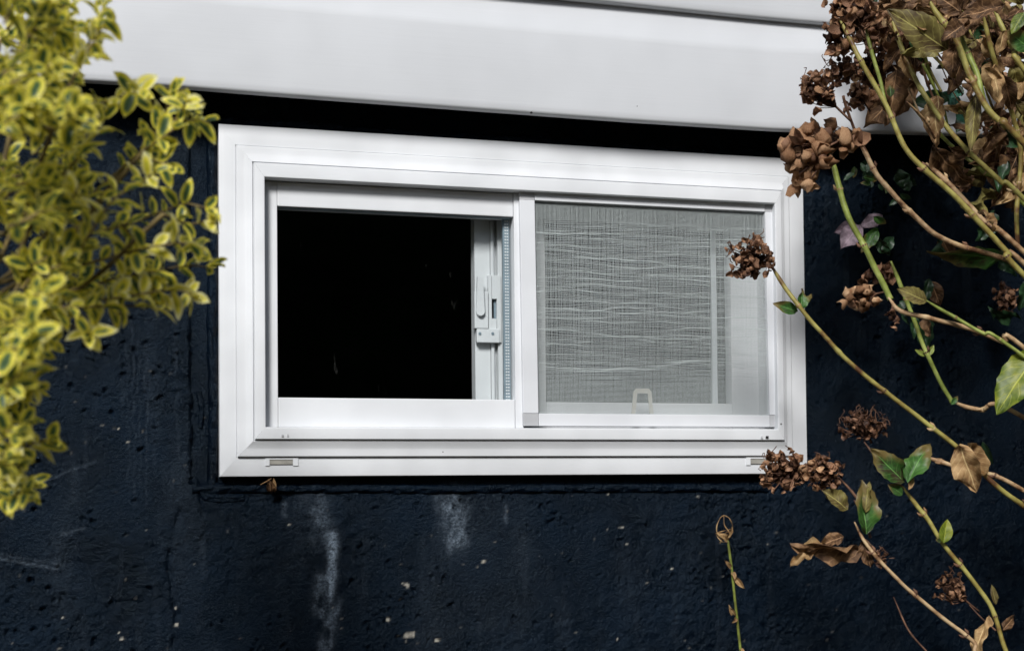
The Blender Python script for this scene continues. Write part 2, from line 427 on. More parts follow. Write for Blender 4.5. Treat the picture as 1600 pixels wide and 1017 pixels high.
# dark basement behind
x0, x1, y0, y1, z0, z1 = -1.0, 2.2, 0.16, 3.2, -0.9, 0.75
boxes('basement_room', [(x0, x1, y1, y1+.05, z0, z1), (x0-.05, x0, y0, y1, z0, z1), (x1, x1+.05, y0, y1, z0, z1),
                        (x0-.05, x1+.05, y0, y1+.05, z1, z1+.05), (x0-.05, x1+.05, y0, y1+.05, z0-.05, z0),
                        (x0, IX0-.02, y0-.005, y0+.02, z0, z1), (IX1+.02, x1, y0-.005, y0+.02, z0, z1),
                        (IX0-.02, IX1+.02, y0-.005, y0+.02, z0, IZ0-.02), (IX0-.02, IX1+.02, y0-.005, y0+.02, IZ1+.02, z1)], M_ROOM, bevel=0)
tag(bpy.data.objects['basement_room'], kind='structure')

g = Geo(); nu, nv = 150, 26  # unseen dark screen behind the viewer, added so the glass reflects something dark
prof = [(0.0, 0.0), (0.02, 0.35), (0.05, 0.8), (0.0, 1.0)]
for j in range(nv+1):
    for i in range(nu+1):
        t = j/nv; x = -14+28*i/nu
        y = -7.2-(0.55*max(0, t-0.72)/0.28); z = GZ+3.0*min(1, t/0.8)
        nz = mnoise.fractal(Vector((x*2.2, t*6, 1.7)), 0.7, 2.1, 5)
        g.v.append((x, y+0.22*nz, z+0.12*mnoise.noise(Vector((x*1.1, t*4, 9)))))
for j in range(nv):
    for i in range(nu):
        a = j*(nu+1)+i; g.f.append((a+1, a, a+nu+1, a+nu+2))
tag(g.build('added_hedge', M_ADDED_HEDGE), 'unseen dark green hedging added behind the viewer to darken the glass reflections', 'added_hedge')
g = Geo(); nu = 90  # unseen side screen, added to block light from the right of the wall
for j in range(nv+1):
    for i in range(nu+1):
        t = j/nv; y = -0.35-6.5*i/nu
        x = 2.75+(0.6*max(0, t-0.8)/0.2); z = GZ+4.2*min(1, t/0.86)
        nz = mnoise.fractal(Vector((y*2.2, t*9, 5.7)), 0.7, 2.1, 5)
        g.v.append((x+0.2*nz, y, z+0.12*mnoise.noise(Vector((y*1.1, t*4, 9)))))
for j in range(nv):
    for i in range(nu):
        a = j*(nu+1)+i; g.f.append((a, a+1, a+nu+2, a+nu+1))
tag(g.build('added_hedge', M_ADDED_HEDGE), 'unseen high dark green hedging added at the right to shade the wall', 'added_hedge')

# ------------------------------------------------------------------ foundation wall
WALL_Y = 0.020
wall = thing('foundation_wall', (0.5, WALL_Y, GZ), 'pitted navy blue painted concrete foundation wall under the white siding', 'wall')
XA, XB = at(-40, 500, WALL_Y).x, at(1660, 500, WALL_Y).x
ZT = 0.66
ZB_ = at(800, 1040, WALL_Y).z
xs = np.concatenate([np.linspace(-2.6, XA, 24)[:-1], np.arange(XA, XB, 0.0023), np.linspace(XB, 4.0, 24)])
zs = np.concatenate([np.linspace(GZ-0.25, ZB_, 10)[:-1], np.arange(ZB_, ZT, 0.0023)])
X, Z = np.meshgrid(xs, zs)
h = 0.0018*fbm(X/0.06, Z/0.06, 21, 3) + 0.0020*fbm(X/0.011, Z/0.009, 31, 4)*np.clip(0.8+1.6*vnoise(X/.16, Z/.12, 19), .15, 1.5)
h += 0.0007*np.abs(fbm(X/0.0055, Z/0.0045, 47, 2))
stain = np.zeros_like(X); chip = np.zeros_like(X)
def wp(px, py): p = at(px, py, WALL_Y); return (p.x, p.z)
# pits: many small ones, gathered in clusters
cl = [(RNG.uniform(XA, XB), RNG.uniform(ZB_, 0.5), RNG.uniform(0.02, 0.09)) for _ in range(46)]
pits = []
for k in range(4200):
    if k % 3: c = cl[RNG.integers(len(cl))]; px_, pz_ = RNG.normal(c[0], c[2]), RNG.normal(c[1], c[2]*0.6)
    else: px_, pz_ = RNG.uniform(XA, XB), RNG.uniform(ZB_, 0.55)
    pits.append((px_, pz_, 0.0011+0.0034*RNG.random()**3.2))
i0 = 23; 
for (px_, pz_, r) in pits:
    ci = int(np.searchsorted(xs, px_)); cj = int(np.searchsorted(zs, pz_)); R = int(r*3/0.0023)+2
    a, b, c, d = max(0, ci-R), min(len(xs), ci+R), max(0, cj-R), min(len(zs), cj+R)
    if b-a < 2 or d-c < 2: continue
    an = RNG.uniform(0, 3.14); el = RNG.uniform(1.0, 2.2); dx, dz = X[c:d, a:b]-px_, Z[c:d, a:b]-pz_
    sx, sz = dx*math.cos(an)+dz*math.sin(an), (dz*math.cos(an)-dx*math.sin(an))*el
    rr = np.hypot(sx, sz)/r*(1+1.3*vnoise(X[c:d, a:b]/0.0045, Z[c:d, a:b]/0.0045, 77))
    h[c:d, a:b] -= 1.15*r*np.exp(-rr**4) - 0.32*r*np.exp(-((rr-1.45)/0.35)**2)
# cracks
for poly, wd, dp in (([(281, 800), (268, 850), (262, 885), (270, 930), (276, 962), (271, 1010)], .0030, .0055),
                     ([(312, 775), (322, 815), (316, 845)], .0026, .004), ([(322, 830), (330, 870)], .002, .002),
                     ([(360, 800), (352, 835), (360, 880), (356, 930)], .0022, .002)):
    D = seg_dist(X+0.004*fbm(X/.01, Z/.01, 3, 2), Z, [wp(*q) for q in poly])
    h -= dp*np.exp(-(D/wd)**2)*np.clip(0.6+1.4*vnoise(X/.012, Z/.012, 91), 0.1, 1.2)
# recessed strip beside the window and the broken render edge along it
SX0, SX1 = at(296, 500, WALL_Y).x, 0.01
SZ0, SZ1 = at(320, 757, WALL_Y).z, 0.62
edge = SX0+0.0035*fbm(Z/0.012, Z*0+2.3, 61, 3)
inside = (X > edge) & (X < SX1) & (Z > SZ0) & (Z < SZ1)
h = np.where(inside, -0.009+h*0.35, h)
lip = (np.abs(X-edge) < 0.005) & (X < edge) & (Z > SZ0) & (Z < SZ1)
h += np.where(lip, 0.0016*fbm(X/.004, Z/.007, 63, 2), 0)
# efflorescence runs below the window
def run(poly, wd, amp):
    D = seg_dist(X+0.006*fbm(X/.02, Z/.02, 5, 3), Z, [wp(*q) for q in poly])
    return amp*np.exp(-(D/wd)**2)
brk_ = np.clip(0.35+1.5*fbm(X/.010, Z/.016, 83, 3), 0, 1.2)
stain += run([(518, 838), (521, 870), (518, 905), (515, 935)], .0062, 1.15)*np.clip(brk_+.35, 0, 1)
stain += run([(505, 905), (500, 945), (512, 975), (508, 1030)], .011, 0.62)*brk_
stain += run([(488, 780), (496, 800), (500, 830)], .017, 0.40)*np.clip(brk_+.3, 0, 1)
stain += run([(700, 778), (708, 800), (712, 846)], .017, 0.55)*np.clip(brk_+.3, 0, 1)
stain += run([(528, 938), (525, 962)], .005, 0.5)*brk_
stain += run([(790, 790), (793, 815)], .003, 0.3) + run([(444, 785), (446, 805)], .003, 0.3)
for poly, a in (([(0, 872), (90, 888)], .30), ([(0, 866), (100, 882)], .12), ([(60, 755), (150, 720)], .15), ([(95, 835), (130, 825)], .22)):
    stain += run(poly, .0016, a)
for px_, a in ((198, .10), (207, .14), (216, .12), (228, .16), (236, .10), (275, .16)):
    stain += 0.5*run([(px_, 560+RNG.uniform(-60, 40)), (px_+3, 740+RNG.uniform(-40, 60))], .0013, a)
stain += 0.09*np.clip(fbm(X/.05, Z/.16, 71, 4)-0.12, 0, 1)*np.clip(1.1-X*.75, .1, 1) + 0.08*np.clip(fbm(X/.012, Z/.11, 72, 3)-.2, 0, 1)
stain *= np.clip(1.0+0.9*fbm(X/.006, Z/.01, 73, 2), 0.2, 1.6)
# bare chips of concrete
for (px_, py_, r) in ((636, 993, .0058), (634, 913, .0036), (682, 1000, .0024), (606, 968, .0014), (98, 965, .002), (190, 998, .003), (186, 988, .0012), (20, 1005, .0014),
                      (970, 823, .0016), (979, 850, .0016), (950, 772, .0014), (962, 773, .0014), (964, 998, .0014), (1049, 888, .0012), (1090, 775, .0012), (755, 876, .0016), (452, 820, .0016), (276, 975, .0024), (274, 950, .0018), (200, 690, .0014), (185, 670, .0014)):
    c = wp(px_, py_); D = np.hypot(X-c[0], (Z-c[1])*1.3)*(1+1.5*vnoise(X/.004, Z/.004, 55))
    chip += 0.8*np.clip(1.5-D/r*1.2, 0, 1)
for k in range(120):
    px_, py_ = RNG.uniform(0, 1500), RNG.uniform(560, 1017)
    if px_ < 330 or py_ > 775:
        c = wp(px_, py_); D = np.hypot((X-c[0])*RNG.uniform(.5, 1), Z-c[1]); chip += RNG.uniform(0.05, 0.3)*np.clip(1.5-D/.0012, 0, 1)
hole = (X > IX0-.004) & (X < IX1+.004) & (Z > IZ0-.004) & (Z < IZ1+.004)
n_z, n_x = X.shape
V = np.stack([X, WALL_Y-h, Z], -1).reshape(-1, 3)
idx = np.arange(n_z*n_x).reshape(n_z, n_x)
q = np.stack([idx[:-1, :-1], idx[:-1, 1:], idx[1:, 1:], idx[1:, :-1]], -1)
keep = ~(hole[:-1, :-1] & hole[1:, 1:])
q = q[keep]
me = bpy.data.meshes.new('wall_face')
me.vertices.add(len(V)); me.vertices.foreach_set('co', (V-np.array(wall.location)).astype(np.float32).ravel())
me.loops.add(q.size); me.loops.foreach_set('vertex_index', q.astype(np.int32).ravel())
me.polygons.add(len(q)); me.polygons.foreach_set('loop_start', np.arange(0, q.size, 4, dtype=np.int32))
me.update(calc_edges=True); me.validate()
me.polygons.foreach_set('use_smooth', np.ones(len(me.polygons), dtype=bool))
for nm, arr in (('stain', stain), ('chip', chip)):
    at_ = me.attributes.new(nm, 'FLOAT', 'POINT'); at_.data.foreach_set('value', np.clip(arr, 0, 1).astype(np.float32).ravel())
link('wall_face', me, wall, M_WALL)

def bead(name, pts, w, d, mat, parent, lump=0.5, seed=1, step=0.006):
    """lumpy half-round strip of filler along a path on the wall"""
    path = smooth_path(pts, step); n = len(path); vs_, fs = [], []
    ks = 9
    for i, p in enumerate(path):
        t = (path[min(i+1, n-1)]-path[max(i-1, 0)]).normalized(); s = Vector((0, -1, 0)).cross(t).normalized()
        for k in range(ks):
            u = -1+2*k/(ks-1)
            nz = mnoise.fractal(Vector((i*step*55, u*1.2, seed)), 0.6, 2.0, 4)
            n2 = mnoise.noise(Vector((i*step*160, u*3.1, seed+7)))
            prof_ = (1-abs(u)**2.6)
            vs_.append(p + s*(u*w*(1+0.35*lump*mnoise.noise(Vector((i*step*40, seed, 2))))) + Vector((0, -1, 0))*(prof_*d*(1+lump*nz+0.35*lump*n2)))
    for i in range(n-1):
        for k in range(ks-1):
            a = i*ks+k; fs.append((a, a+1, a+ks+1, a+ks))
    return mesh(name, vs_, fs, mat, parent, True)

wy = WALL_Y+0.009
bead('caulk_bead', [at(331, 765, wy), at(334, 640, wy), at(331, 520, wy), at(333, 380, wy), at(331, 260, wy), at(331, 185, wy)], .0075, .009, M_WALL, wall, 0.55, 3, .004)
bead('caulk_bead', [at(313, 668, wy), at(315, 640, wy), at(311, 612, wy)], .004, .003, M_WALL, wall, 1.2, 5, .003)
bead('caulk_bead', [(x, WALL_Y+.004, H+0.006+0.002*math.sin(x*17)) for x in np.linspace(-0.01, W+.02, 30)], .009, .014, M_WALL, wall, 0.6, 9, .004)
lx = [at(px_, 762, WALL_Y).x for px_ in (300, 420, 560, 700, 850, 1010, 1200)]
lz = [at(px_, py_, WALL_Y).z for px_, py_ in ((300, 764), (420, 763), (560, 763), (700, 764), (850, 763), (1010, 762), (1200, 762))]
bead('cement_ledge', [(x, WALL_Y+.003, z) for x, z in zip(lx, lz)], .0085, .0085, M_WALL, wall, 0.5, 13, .004)
bead('filler_lump', [at(300, 748, WALL_Y), at(312, 764, WALL_Y), at(326, 776, WALL_Y)], .008, .0035, M_WALL, wall, 1.3, 17, .003)
bead('filler_lump', [at(322, 776, WALL_Y), at(348, 779, WALL_Y), at(380, 777, WALL_Y)], .006, .003, M_WALL, wall, 1.3, 23, .003)

# ------------------------------------------------------------------ siding
siding = thing('house_siding', (0.5, -0.03, 0.55), 'white horizontal vinyl siding with wood grain above the basement window', 'siding')
SY = -0.048
bot = [(-200, 110), (130, 126), (274, 134.7), (553, 156), (800, 174), (900, 182), (992, 189), (1220, 202.5), (1456, 208), (1700, 216)]
bx_ = [at(a, b, SY).x for a, b in bot]; bz_ = [at(a, b, SY).z for a, b in bot]
bz_line = float(np.polyval(np.polyfit(bx_[1:8], bz_[1:8], 1), 0.5))
p_up = at(1106, 17.5, SY); zb_at = float(np.interp(p_up.x, bx_, bz_))
COURSE = p_up.z-zb_at
print('siding course', COURSE, 'bottom z', [round(z, 4) for z in bz_], 'rings', {k: [round(q, 4) for q in v] for k, v in LINES.items()})
brk = at(1000, 62, SY+.001).z-float(np.interp(at(1000, 62, SY).x, bx_, bz_))
def siding_board(k):
    sx = np.linspace(-2.6, 4.0, 340)
    pr = [(0.000, +0.014), (-0.0005, 0.004), (0.001, 0.0012), (0.004, 0.0), (0.012, -.0004), (brk*0.5, -.0006), (brk-.006, 0.0), (brk, 0.0006), (brk+.006, 0.0022),
          (brk+(COURSE-brk)*0.5, 0.009), (COURSE-0.006, 0.0135), (COURSE+0.008, 0.0150)]
    vs_, fs = [], []
    for x in sx:
        zb = float(np.interp(x, bx_, bz_)) if k == 0 else float(np.polyval(np.polyfit(bx_[1:8], bz_[1:8], 1), x))+0.0012*math.sin(x*5+k)
        wv = 0.0012*math.sin(x*7.3+k*2)+0.0007*math.sin(x*17+1)
        for (dz, dy) in pr: vs_.append((x, SY+dy+wv-0.0004*k, zb+k*COURSE+dz))
    m_ = len(pr)
    for i in range(len(sx)-1):
        for j in range(m_-1):
            a = i*m_+j; fs.append((a, a+m_, a+m_+1, a+1))
    mesh('siding_board', vs_, fs, M_SIDING, siding, True)
for k in range(5): siding_board(k)
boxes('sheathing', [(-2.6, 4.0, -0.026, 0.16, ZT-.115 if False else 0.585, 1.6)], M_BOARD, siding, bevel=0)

# ------------------------------------------------------------------ window
win = thing('basement_window', (W/2, 0, 0), 'white vinyl sliding basement window with insect screen set in the dark wall', 'window')
def ring(line, off, y):
    a, b, c, d = LINES[line]; return (a+off, b-off, c+off, d-off, y*(0.66 if y < 0 else 1))
RINGS = [ring('O', 0, .034), ring('O', 0, .0014), ring('O', .0004, .0004), ring('O', .0016, 0), ring('L1', -.0012, 0), ring('L1', -.0005, .0014), ring('L1', .0002, .0014),
         ring('L1', .0004, -.0055), ring('L1', .0014, -.0072), ring('L1', .0060, -.0080), ring('L1', .0105, -.0084), ring('L1', .0128, -.0092),
         ring('L2', -.0060, -.0130), ring('L2', -.0018, -.0160), ring('L2', -.0007, -.0120), ring('L2', 0, -.0120), ring('L2', .0003, -.0195),
         ring('L2', .0015, -.0218), ring('I', -.0030, -.0240), ring('I', -.0008, -.0236), ring('I', 0, -.0222), ring('I', 0.0002, .085)]
E_ = 0.00006
def frame_side(name, which):
    vs_, fs = [], []
    for ri, (a, b, c, d, y) in enumerate(RINGS):
        e = E_ if ri > 4 else 0.0
        p = {'left': ((a, y, c+e), (a, y, d-e)), 'right': ((b, y, c+e), (b, y, d-e)), 'top': ((a+e, y, d), (b-e, y, d)), 'bottom': ((a+e, y, c), (b-e, y, c))}[which]
        n = 30
        for i in range(n+1):
            t = i/n; q_ = Vector(p[0]).lerp(Vector(p[1]), t)
            wob = 0.00035*mnoise.noise(Vector((q_.x*14+3, q_.z*14, which == 'top')))
            q_.y += wob; vs_.append(q_)
    n = 31
    for i in range(len(RINGS)-1):
        for k in range(n-1):
            a = i*n+k; f_ = (a, a+1, a+n+1, a+n)
            fs.append(f_ if which in ('left', 'top') else f_[::-1])
    o = mesh(name, vs_, fs, M_WHITE, win, False)
    m_ = o.data; m_.polygons.foreach_set('use_smooth', [True]*len(m_.polygons))
    m_.set_sharp_from_angle(angle=rad(28))
    return o
f_top = frame_side('frame_head', 'top'); f_bot = frame_side('frame_sill', 'bottom')
frame_side('frame_jamb', 'left'); frame_side('frame_jamb', 'right')

# drainage covers in the sill
for (a, b, c, d) in ((414.5, 466, 715.2, 727.5), (1166, 1216, 714, 726.5)):
    t = 2.2
    X0, X1, _, _, Z0, Z1 = px_box(a, b, c, d, -.001, .002)
    ww = (X1-X0)
    cov = boxes('weep_cover', [(X0, X0+.13*ww, -.0016, .001, Z0, Z1), (X1-.16*ww, X1, -.0016, .001, Z0, Z1), (X0+.13*ww+1e-4, X1-.16*ww-1e-4, -.0014, .001, Z1-.0022, Z1)], M_SASH, f_bot, bevel=.0002)
    boxes('weep_slot', [(X0+.13*ww+2e-4, X1-.16*ww-2e-4, -.0004, .0006, Z0+.0022, Z1-.0024)], M_SLOT, f_bot, bevel=0)
    boxes('weep_flap', [(X0+.13*ww+2e-4, X1-.16*ww-2e-4, -.0012, -.0006, Z0+.0015, Z0+.0021)], M_DARKHOLE, f_bot, bevel=0)
for (a, b, c, d) in ((440, 443, 678.5, 682), (449, 450.5, 678, 682), (1189.5, 1192, 681, 684.5), (1197, 1201, 681, 684.5)):
    s = px_box(a, b, c, d, -.0161, .003); boxes('weep_hole', [s], M_DARKHOLE if b > 1195 else M_KEY, f_bot, bevel=0)  # dark boxes: the shade inside the holes is put into the colour

# fixed sash on the left
FY = 0.005
gl = [at(432, 324, FY), at(800, 337, FY), at(435.3, 622.8, FY), at(803, 622.4, FY)]
GX0, GX1 = (gl[0].x+gl[2].x)/2, (gl[1].x+gl[3].x)/2
GZ0, GZ1 = (gl[2].z+gl[3].z)/2, (gl[0].z+gl[1].z)/2
SXR = at(806, 480, FY).x+0.010
fs_ = boxes('fixed_sash', [(IX0+.001, GX0, FY, FY+.03, IZ0+.001, IZ1-.001)], M_SASH, win, .0012)
boxes('sash_rail', [(GX0+2e-4, GX1+.0014, FY-.0008, FY+.03, GZ1, IZ1-.001)], M_SASH, fs_, .0016)
boxes('sash_rail', [(GX0+2e-4, GX1+.0014, FY-.0008, FY+.03, IZ0+.001, GZ0)], M_SASH, fs_, .0016)
boxes('sash_stile', [(GX1+.0018, SXR, FY-.0030, FY+.03, IZ0+.001, IZ1-.001)], M_SASH, fs_, .0012)
boxes('glass_pane', [(GX0-.004, GX1+.004, FY+.012, FY+.0124, GZ0-.004, GZ1+.004)], M_GLASS, fs_, 0)
bd = .0016
boxes('glazing_bead', [(GX0+3e-4, GX1-3e-4, FY+.004, FY+.0115, GZ1-bd, GZ1-2e-4)], M_SPACER, fs_, 0)
SPY = FY+.0165
sp = boxes('glass_spacer', [(at(786.5, 480, SPY).x, at(797, 480, SPY).x, SPY, SPY+.006, GZ0-.002, GZ1+.002)], M_SPACER, fs_, 0)
dots = []
sx0, sx1 = at(788, 480, SPY).x, at(795.5, 480, SPY).x
zz = GZ0
while zz < GZ1:
    for xx in (sx0+.0012, (sx0+sx1)/2+.0008): dots.append((xx, xx+.0024, SPY-.0006, SPY+.0004, zz, zz+.0022))
    zz += .0046
tag(boxes('spacer_perforation', dots, M_LOCK, fs_, 0), kind='stuff')

# sliding sash behind, on the right
LY = 0.052
ZS0, ZS1 = IZ0+.002, IZ1-.002
sxl, sxr = at(742, 480, LY).x, at(852, 480, LY).x
rx0, rx1 = at(1142, 480, LY).x, at(1205, 480, LY).x+.02
gz0, gz1 = at(1000, 629.5, LY).z, at(1000, 351, LY).z
sl = boxes('sliding_sash', [(sxl, at(766, 480, LY).x, LY, LY+.024, ZS0, ZS1)], M_LOCK, win, .001)
boxes('sash_stile', [(at(766.4, 480, LY).x, at(771, 480, LY).x, LY-.004, LY+.02, ZS0, ZS1), (at(771.4, 480, LY).x, at(776, 480, LY).x, LY+.004, LY+.024, ZS0, ZS1), (at(776.4, 480, LY).x, at(783, 480, LY).x, LY-.007, LY+.02, ZS0, ZS1),
                     (at(783.4, 480, LY).x, sxr, LY, LY+.024, ZS0, ZS1)], M_LOCK, sl, .0006)
boxes('sash_stile', [(rx0, rx1, LY, LY+.024, ZS0, ZS1)], M_SASH, sl, .001)
boxes('sash_rail', [(sxr+1e-4, rx0-1e-4, LY, LY+.024, ZS0, gz0)], M_SASH, sl, .001)
boxes('sash_rail', [(sxr+1e-4, rx0-1e-4, LY, LY+.024, gz1, ZS1)], M_SASH, sl, .001)
boxes('glass_pane', [(sxr-.004, rx0+.004, LY+.010, LY+.0104, gz0-.004, gz1+.004)], M_GLASS, sl, 0)
boxes('glass_spacer', [(at(1117, 480, LY).x, at(1125, 480, LY).x, LY+.013, LY+.018, gz0-.002, gz1+.002)], M_SASH, sl, 0)
# lock on the meeting stile
KY = LY-.008
def pb(a, b, c, d, y, th): return px_box(a, b, c, d, y, th)
lock = boxes('sash_lock', [pb(741.5, 763, 455, 513, KY-.006, .013)], M_LOCK, win, .0012)
boxes('keeper_plate', [pb(763.4, 768.5, 430, 535, KY-.002, .009), pb(776.5, 783, 430, 535, KY-.002, .009), pb(768.7, 776.3, 430, 467, KY-.002, .009), pb(768.7, 776.3, 498, 535, KY-.002, .009)], M_LOCK, lock, .0006)
boxes('keeper_slot', [pb(768.8, 776.2, 467.4, 497.6, KY+.004, .002)], M_SPACER, lock, 0)
boxes('lock_tab', [pb(745, 781, 513.4, 535, KY-.005, .010)], M_LOCK, lock, .0014)
for c in ((750, 521), (770, 521)):
    p = at(c[0], c[1], KY-.006); v, f = tube_geo([p, p+Vector((0, .003, 0))], [.0022, .0022], 10); mesh('screw', v, f, M_SPACER, lock)
bm = bmesh.new(); lo = base_of(lock); pts = []
c0, c1 = at(751, 487, KY-.011), at(750.5, 437, KY-.011); R0, R1 = .0066, .0050
for k in range(13): a = math.pi+math.pi*k/12; pts.append((c0.x+R0*math.cos(a), c0.z+R0*math.sin(a)))
pts += [(c1.x+R1*.9, c1.z), (c1.x+R1*.9, c1.z+.0045), (c1.x-R1*.9, c1.z+.0045), (c1.x-R1*.9, c1.z)]
vs0 = [bm.verts.new((x-lo.x, KY-.012-lo.y, z-lo.z)) for x, z in pts]
fc = bm.faces.new(vs0); r = bmesh.ops.extrude_face_region(bm, geom=[fc])
for v in r['geom']:
    if isinstance(v, bmesh.types.BMVert): v.co.y += .006
bmesh.ops.recalc_face_normals(bm, faces=bm.faces[:]); bmesh.ops.bevel(bm, geom=bm.edges[:], offset=.0007, segments=2, affect='EDGES')
me = bpy.data.meshes.new('lock_lever'); bm.to_mesh(me); bm.free(); link('lock_lever', me, lock, M_LOCK)

# insect screen: a separate light frame, hung slightly out of true
SCY = -0.0055; SH = -0.009
def sb(a, b, c, d, y=SCY, th=.010): return px_box(a, b, c, d, y, th)
ax0, ax1 = at(815, 480, SCY).x, at(838.5, 480, SCY).x
bx0, bx1 = at(1199, 480, SCY).x, at(1215.5, 480, SCY).x
tz1, tz0 = at(1000, 306, SCY).z, at(1000, 321.0, SCY).z
uz1, uz0 = at(1000, 647, SCY).z, at(1000, 665.8, SCY).z
TH = .012
scr = boxes('screen_frame', [(ax0, ax1, SCY, SCY+.016, uz1+.0003, tz0-.0003)], M_SCREENBAR, win, .0010, SH)
boxes('screen_bar', [(bx0, bx1, SCY, SCY+TH, uz1+.0003, tz0-.0003)], M_SCREENBAR, scr, .0010, SH)
boxes('screen_bar', [(ax1+.0003, bx0-.0003, SCY, SCY+TH, tz0, tz1)], M_SCREENBAR, scr, .0010, SH)
boxes('screen_bar', [(ax1+.0003, bx0-.0003, SCY, SCY+TH, uz0, uz1)], M_SCREENBAR, scr, .0010, SH)
for (x0_, x1_, z0_, z1_) in ((ax0, ax1, tz0, tz1), (ax0, ax1, uz0, uz1), (bx0, bx1, tz0, tz1), (bx0, bx1, uz0, uz1)):
    boxes('corner_key', [(x0_+.0002, x1_-.0001, SCY+.0008, SCY+.015, z0_, z1_)], M_KEY, scr, .0008, SH)
to = [(987, 646), (990, 612), (994, 607), (1014, 607), (1018, 612), (1021, 646), (1015.5, 646), (1012.5, 614), (996, 614), (993, 646)]
va = [at(a, b, .0135) for a, b in to]; n_ = len(va); vb = [p+Vector((0, .0022, 0)) for p in va]
q4 = [(0, 1, 8, 9), (1, 2, 8), (2, 3, 7, 8), (3, 4, 7), (4, 5, 6, 7)]
mesh('pull_tab', va+vb, [f_[::-1] for f_ in q4]+[tuple(k+n_ for k in f_) for f_ in q4]+[(k, (k+1) % n_, (k+1) % n_+n_, k+n_) for k in range(n_)], M_BEIGE, scr)
# woven mesh, its cross wires pushed out of line in bands
wx0, wx1, wz0, wz1 = ax1-.001, bx0+.001, uz1-.001, tz0+.001
g = Geo(); MY = SCY+.006; hw = .00027
zsw = np.arange(wz0, wz1, .00185); nseg = 56
xw = np.linspace(wx0, wx1, nseg+1)
zlo, zhi = at(1000, 588, MY).z, at(1000, 352, MY).z
for zi in zsw:
    m_ = 1/(1+math.exp(-(zi-zlo)/.006))*1/(1+math.exp((zi-zhi)/.004))
    X_ = xw; Z_ = np.full_like(xw, zi)
    dz = .0062*fbm(X_/.12+4, Z_/.0085, 131, 2)+.0036*fbm(X_/.05, Z_/.0048, 141, 2)+0.0010*fbm(X_/.03, Z_/.003, 151, 1)
    taper = np.clip(1.2-0.4*(X_-wx0)/(wx1-wx0), 0.4, 1.1)
    zz_ = zi+dz*m_*taper
    pts = [(x+SH*(z-.25), MY, z) for x, z in zip(xw, zz_)]
    vs_ = []
    for p in pts: vs_ += [(p[0], p[1]-hw, p[2]), (p[0], p[1], p[2]+hw), (p[0], p[1]+hw, p[2]), (p[0], p[1], p[2]-hw)]
    fs2 = [(i*4+k, i*4+(k+1) % 4, i*4+4+(k+1) % 4, i*4+4+k) for i in range(nseg) for k in range(4)]
    g.add(vs_, fs2)
for xi in np.arange(wx0, wx1, .00185):
    jit = .0003*math.sin(xi*900)+.00035*random.uniform(-1, 1)
    vs_ = []
    for z in (wz0, (wz0+wz1)/2, wz1):
        p = (xi+jit*(0.3 if z == wz0 else 1)+SH*(z-.25), MY+.0003, z)
        vs_ += [(p[0]-hw*.9, p[1], p[2]), (p[0], p[1]-hw*.9, p[2]), (p[0]+hw*.9, p[1], p[2]), (p[0], p[1]+hw*.9, p[2])]
    g.add(vs_, [(i*4+k, i*4+(k+1) % 4, i*4+4+(k+1) % 4, i*4+4+k) for i in range(2) for k in range(4)])
tag(g.build('screen_mesh', M_WIRE, scr, False), kind='stuff')

# ------------------------------------------------------------------ leaves
def leaf_geo(length, width, nu=4, nv=8, fold=0.3, curl=0.2, tip=1.0, serr=0.0, crinkle=0.0, seed=0, shape=0.9, power=0.75):
    """leaf along +Y from the origin, across X, face +Z; uv = (across, along)"""
    vs_, fs, uv = [], [], []
    for j in range(nv+1):
        t = j/nv
        wd = (math.sin(math.pi*min(1, t**shape))**power)*(1-0.25*tip*t**3) if 0 < t < 1 else 0.02
        for i in range(nu+1):
            u = -1+2*i/nu
            s = wd*(1+(serr*(0.5 if j % 2 else -0.5) if abs(u) > 0.9 else 0))
            x = u*s*width/2; y = t*length
            z = fold*abs(x)-curl*length*(t*t) + crinkle*length*mnoise.noise(Vector((u*1.6+seed*3.1, t*4.5, seed*1.7)))*(0.4+abs(u))
            y2 = y-0.25*curl*length*t*t
            vs_.append((x, y2, z)); uv.append(((u+1)/2, t))
    for j in range(nv):
        for i in range(nu):
            a = j*(nu+1)+i; fs.append((a, a+1, a+nu+2, a+nu+1))
    return vs_, fs, uv

def leaf_mesh(name, mat, *a, **k):
    v, f, uv = leaf_geo(*a, **k)
    me = bpy.data.meshes.new(name); me.from_pydata(v, [], f)
    ul = me.uv_layers.new(name='UVMap')
    for lp in me.loops: ul.data[lp.index].uv = uv[lp.vertex_index]
    me.polygons.foreach_set('use_smooth', [True]*len(me.polygons)); me.materials.append(mat); me.update()
    return me

def frame_mat(origin, ydir, zdir, s=1.0):
    y = Vector(ydir).normalized(); z = Vector(zdir); z = (z-y*z.dot(y))
    if z.length < 1e-5: z = y.orthogonal()
    z.normalize(); x = y.cross(z)
    return Matrix(((x.x*s, y.x*s, z.x*s, origin[0]), (x.y*s, y.y*s, z.y*s, origin[1]), (x.z*s, y.z*s, z.z*s, origin[2]), (0, 0, 0, 1)))

def rnd_dir():
    while True:
        v = Vector((random.uniform(-1, 1), random.uniform(-1, 1), random.uniform(-1, 1)))
        if 0.05 < v.length < 1: return v.normalized()

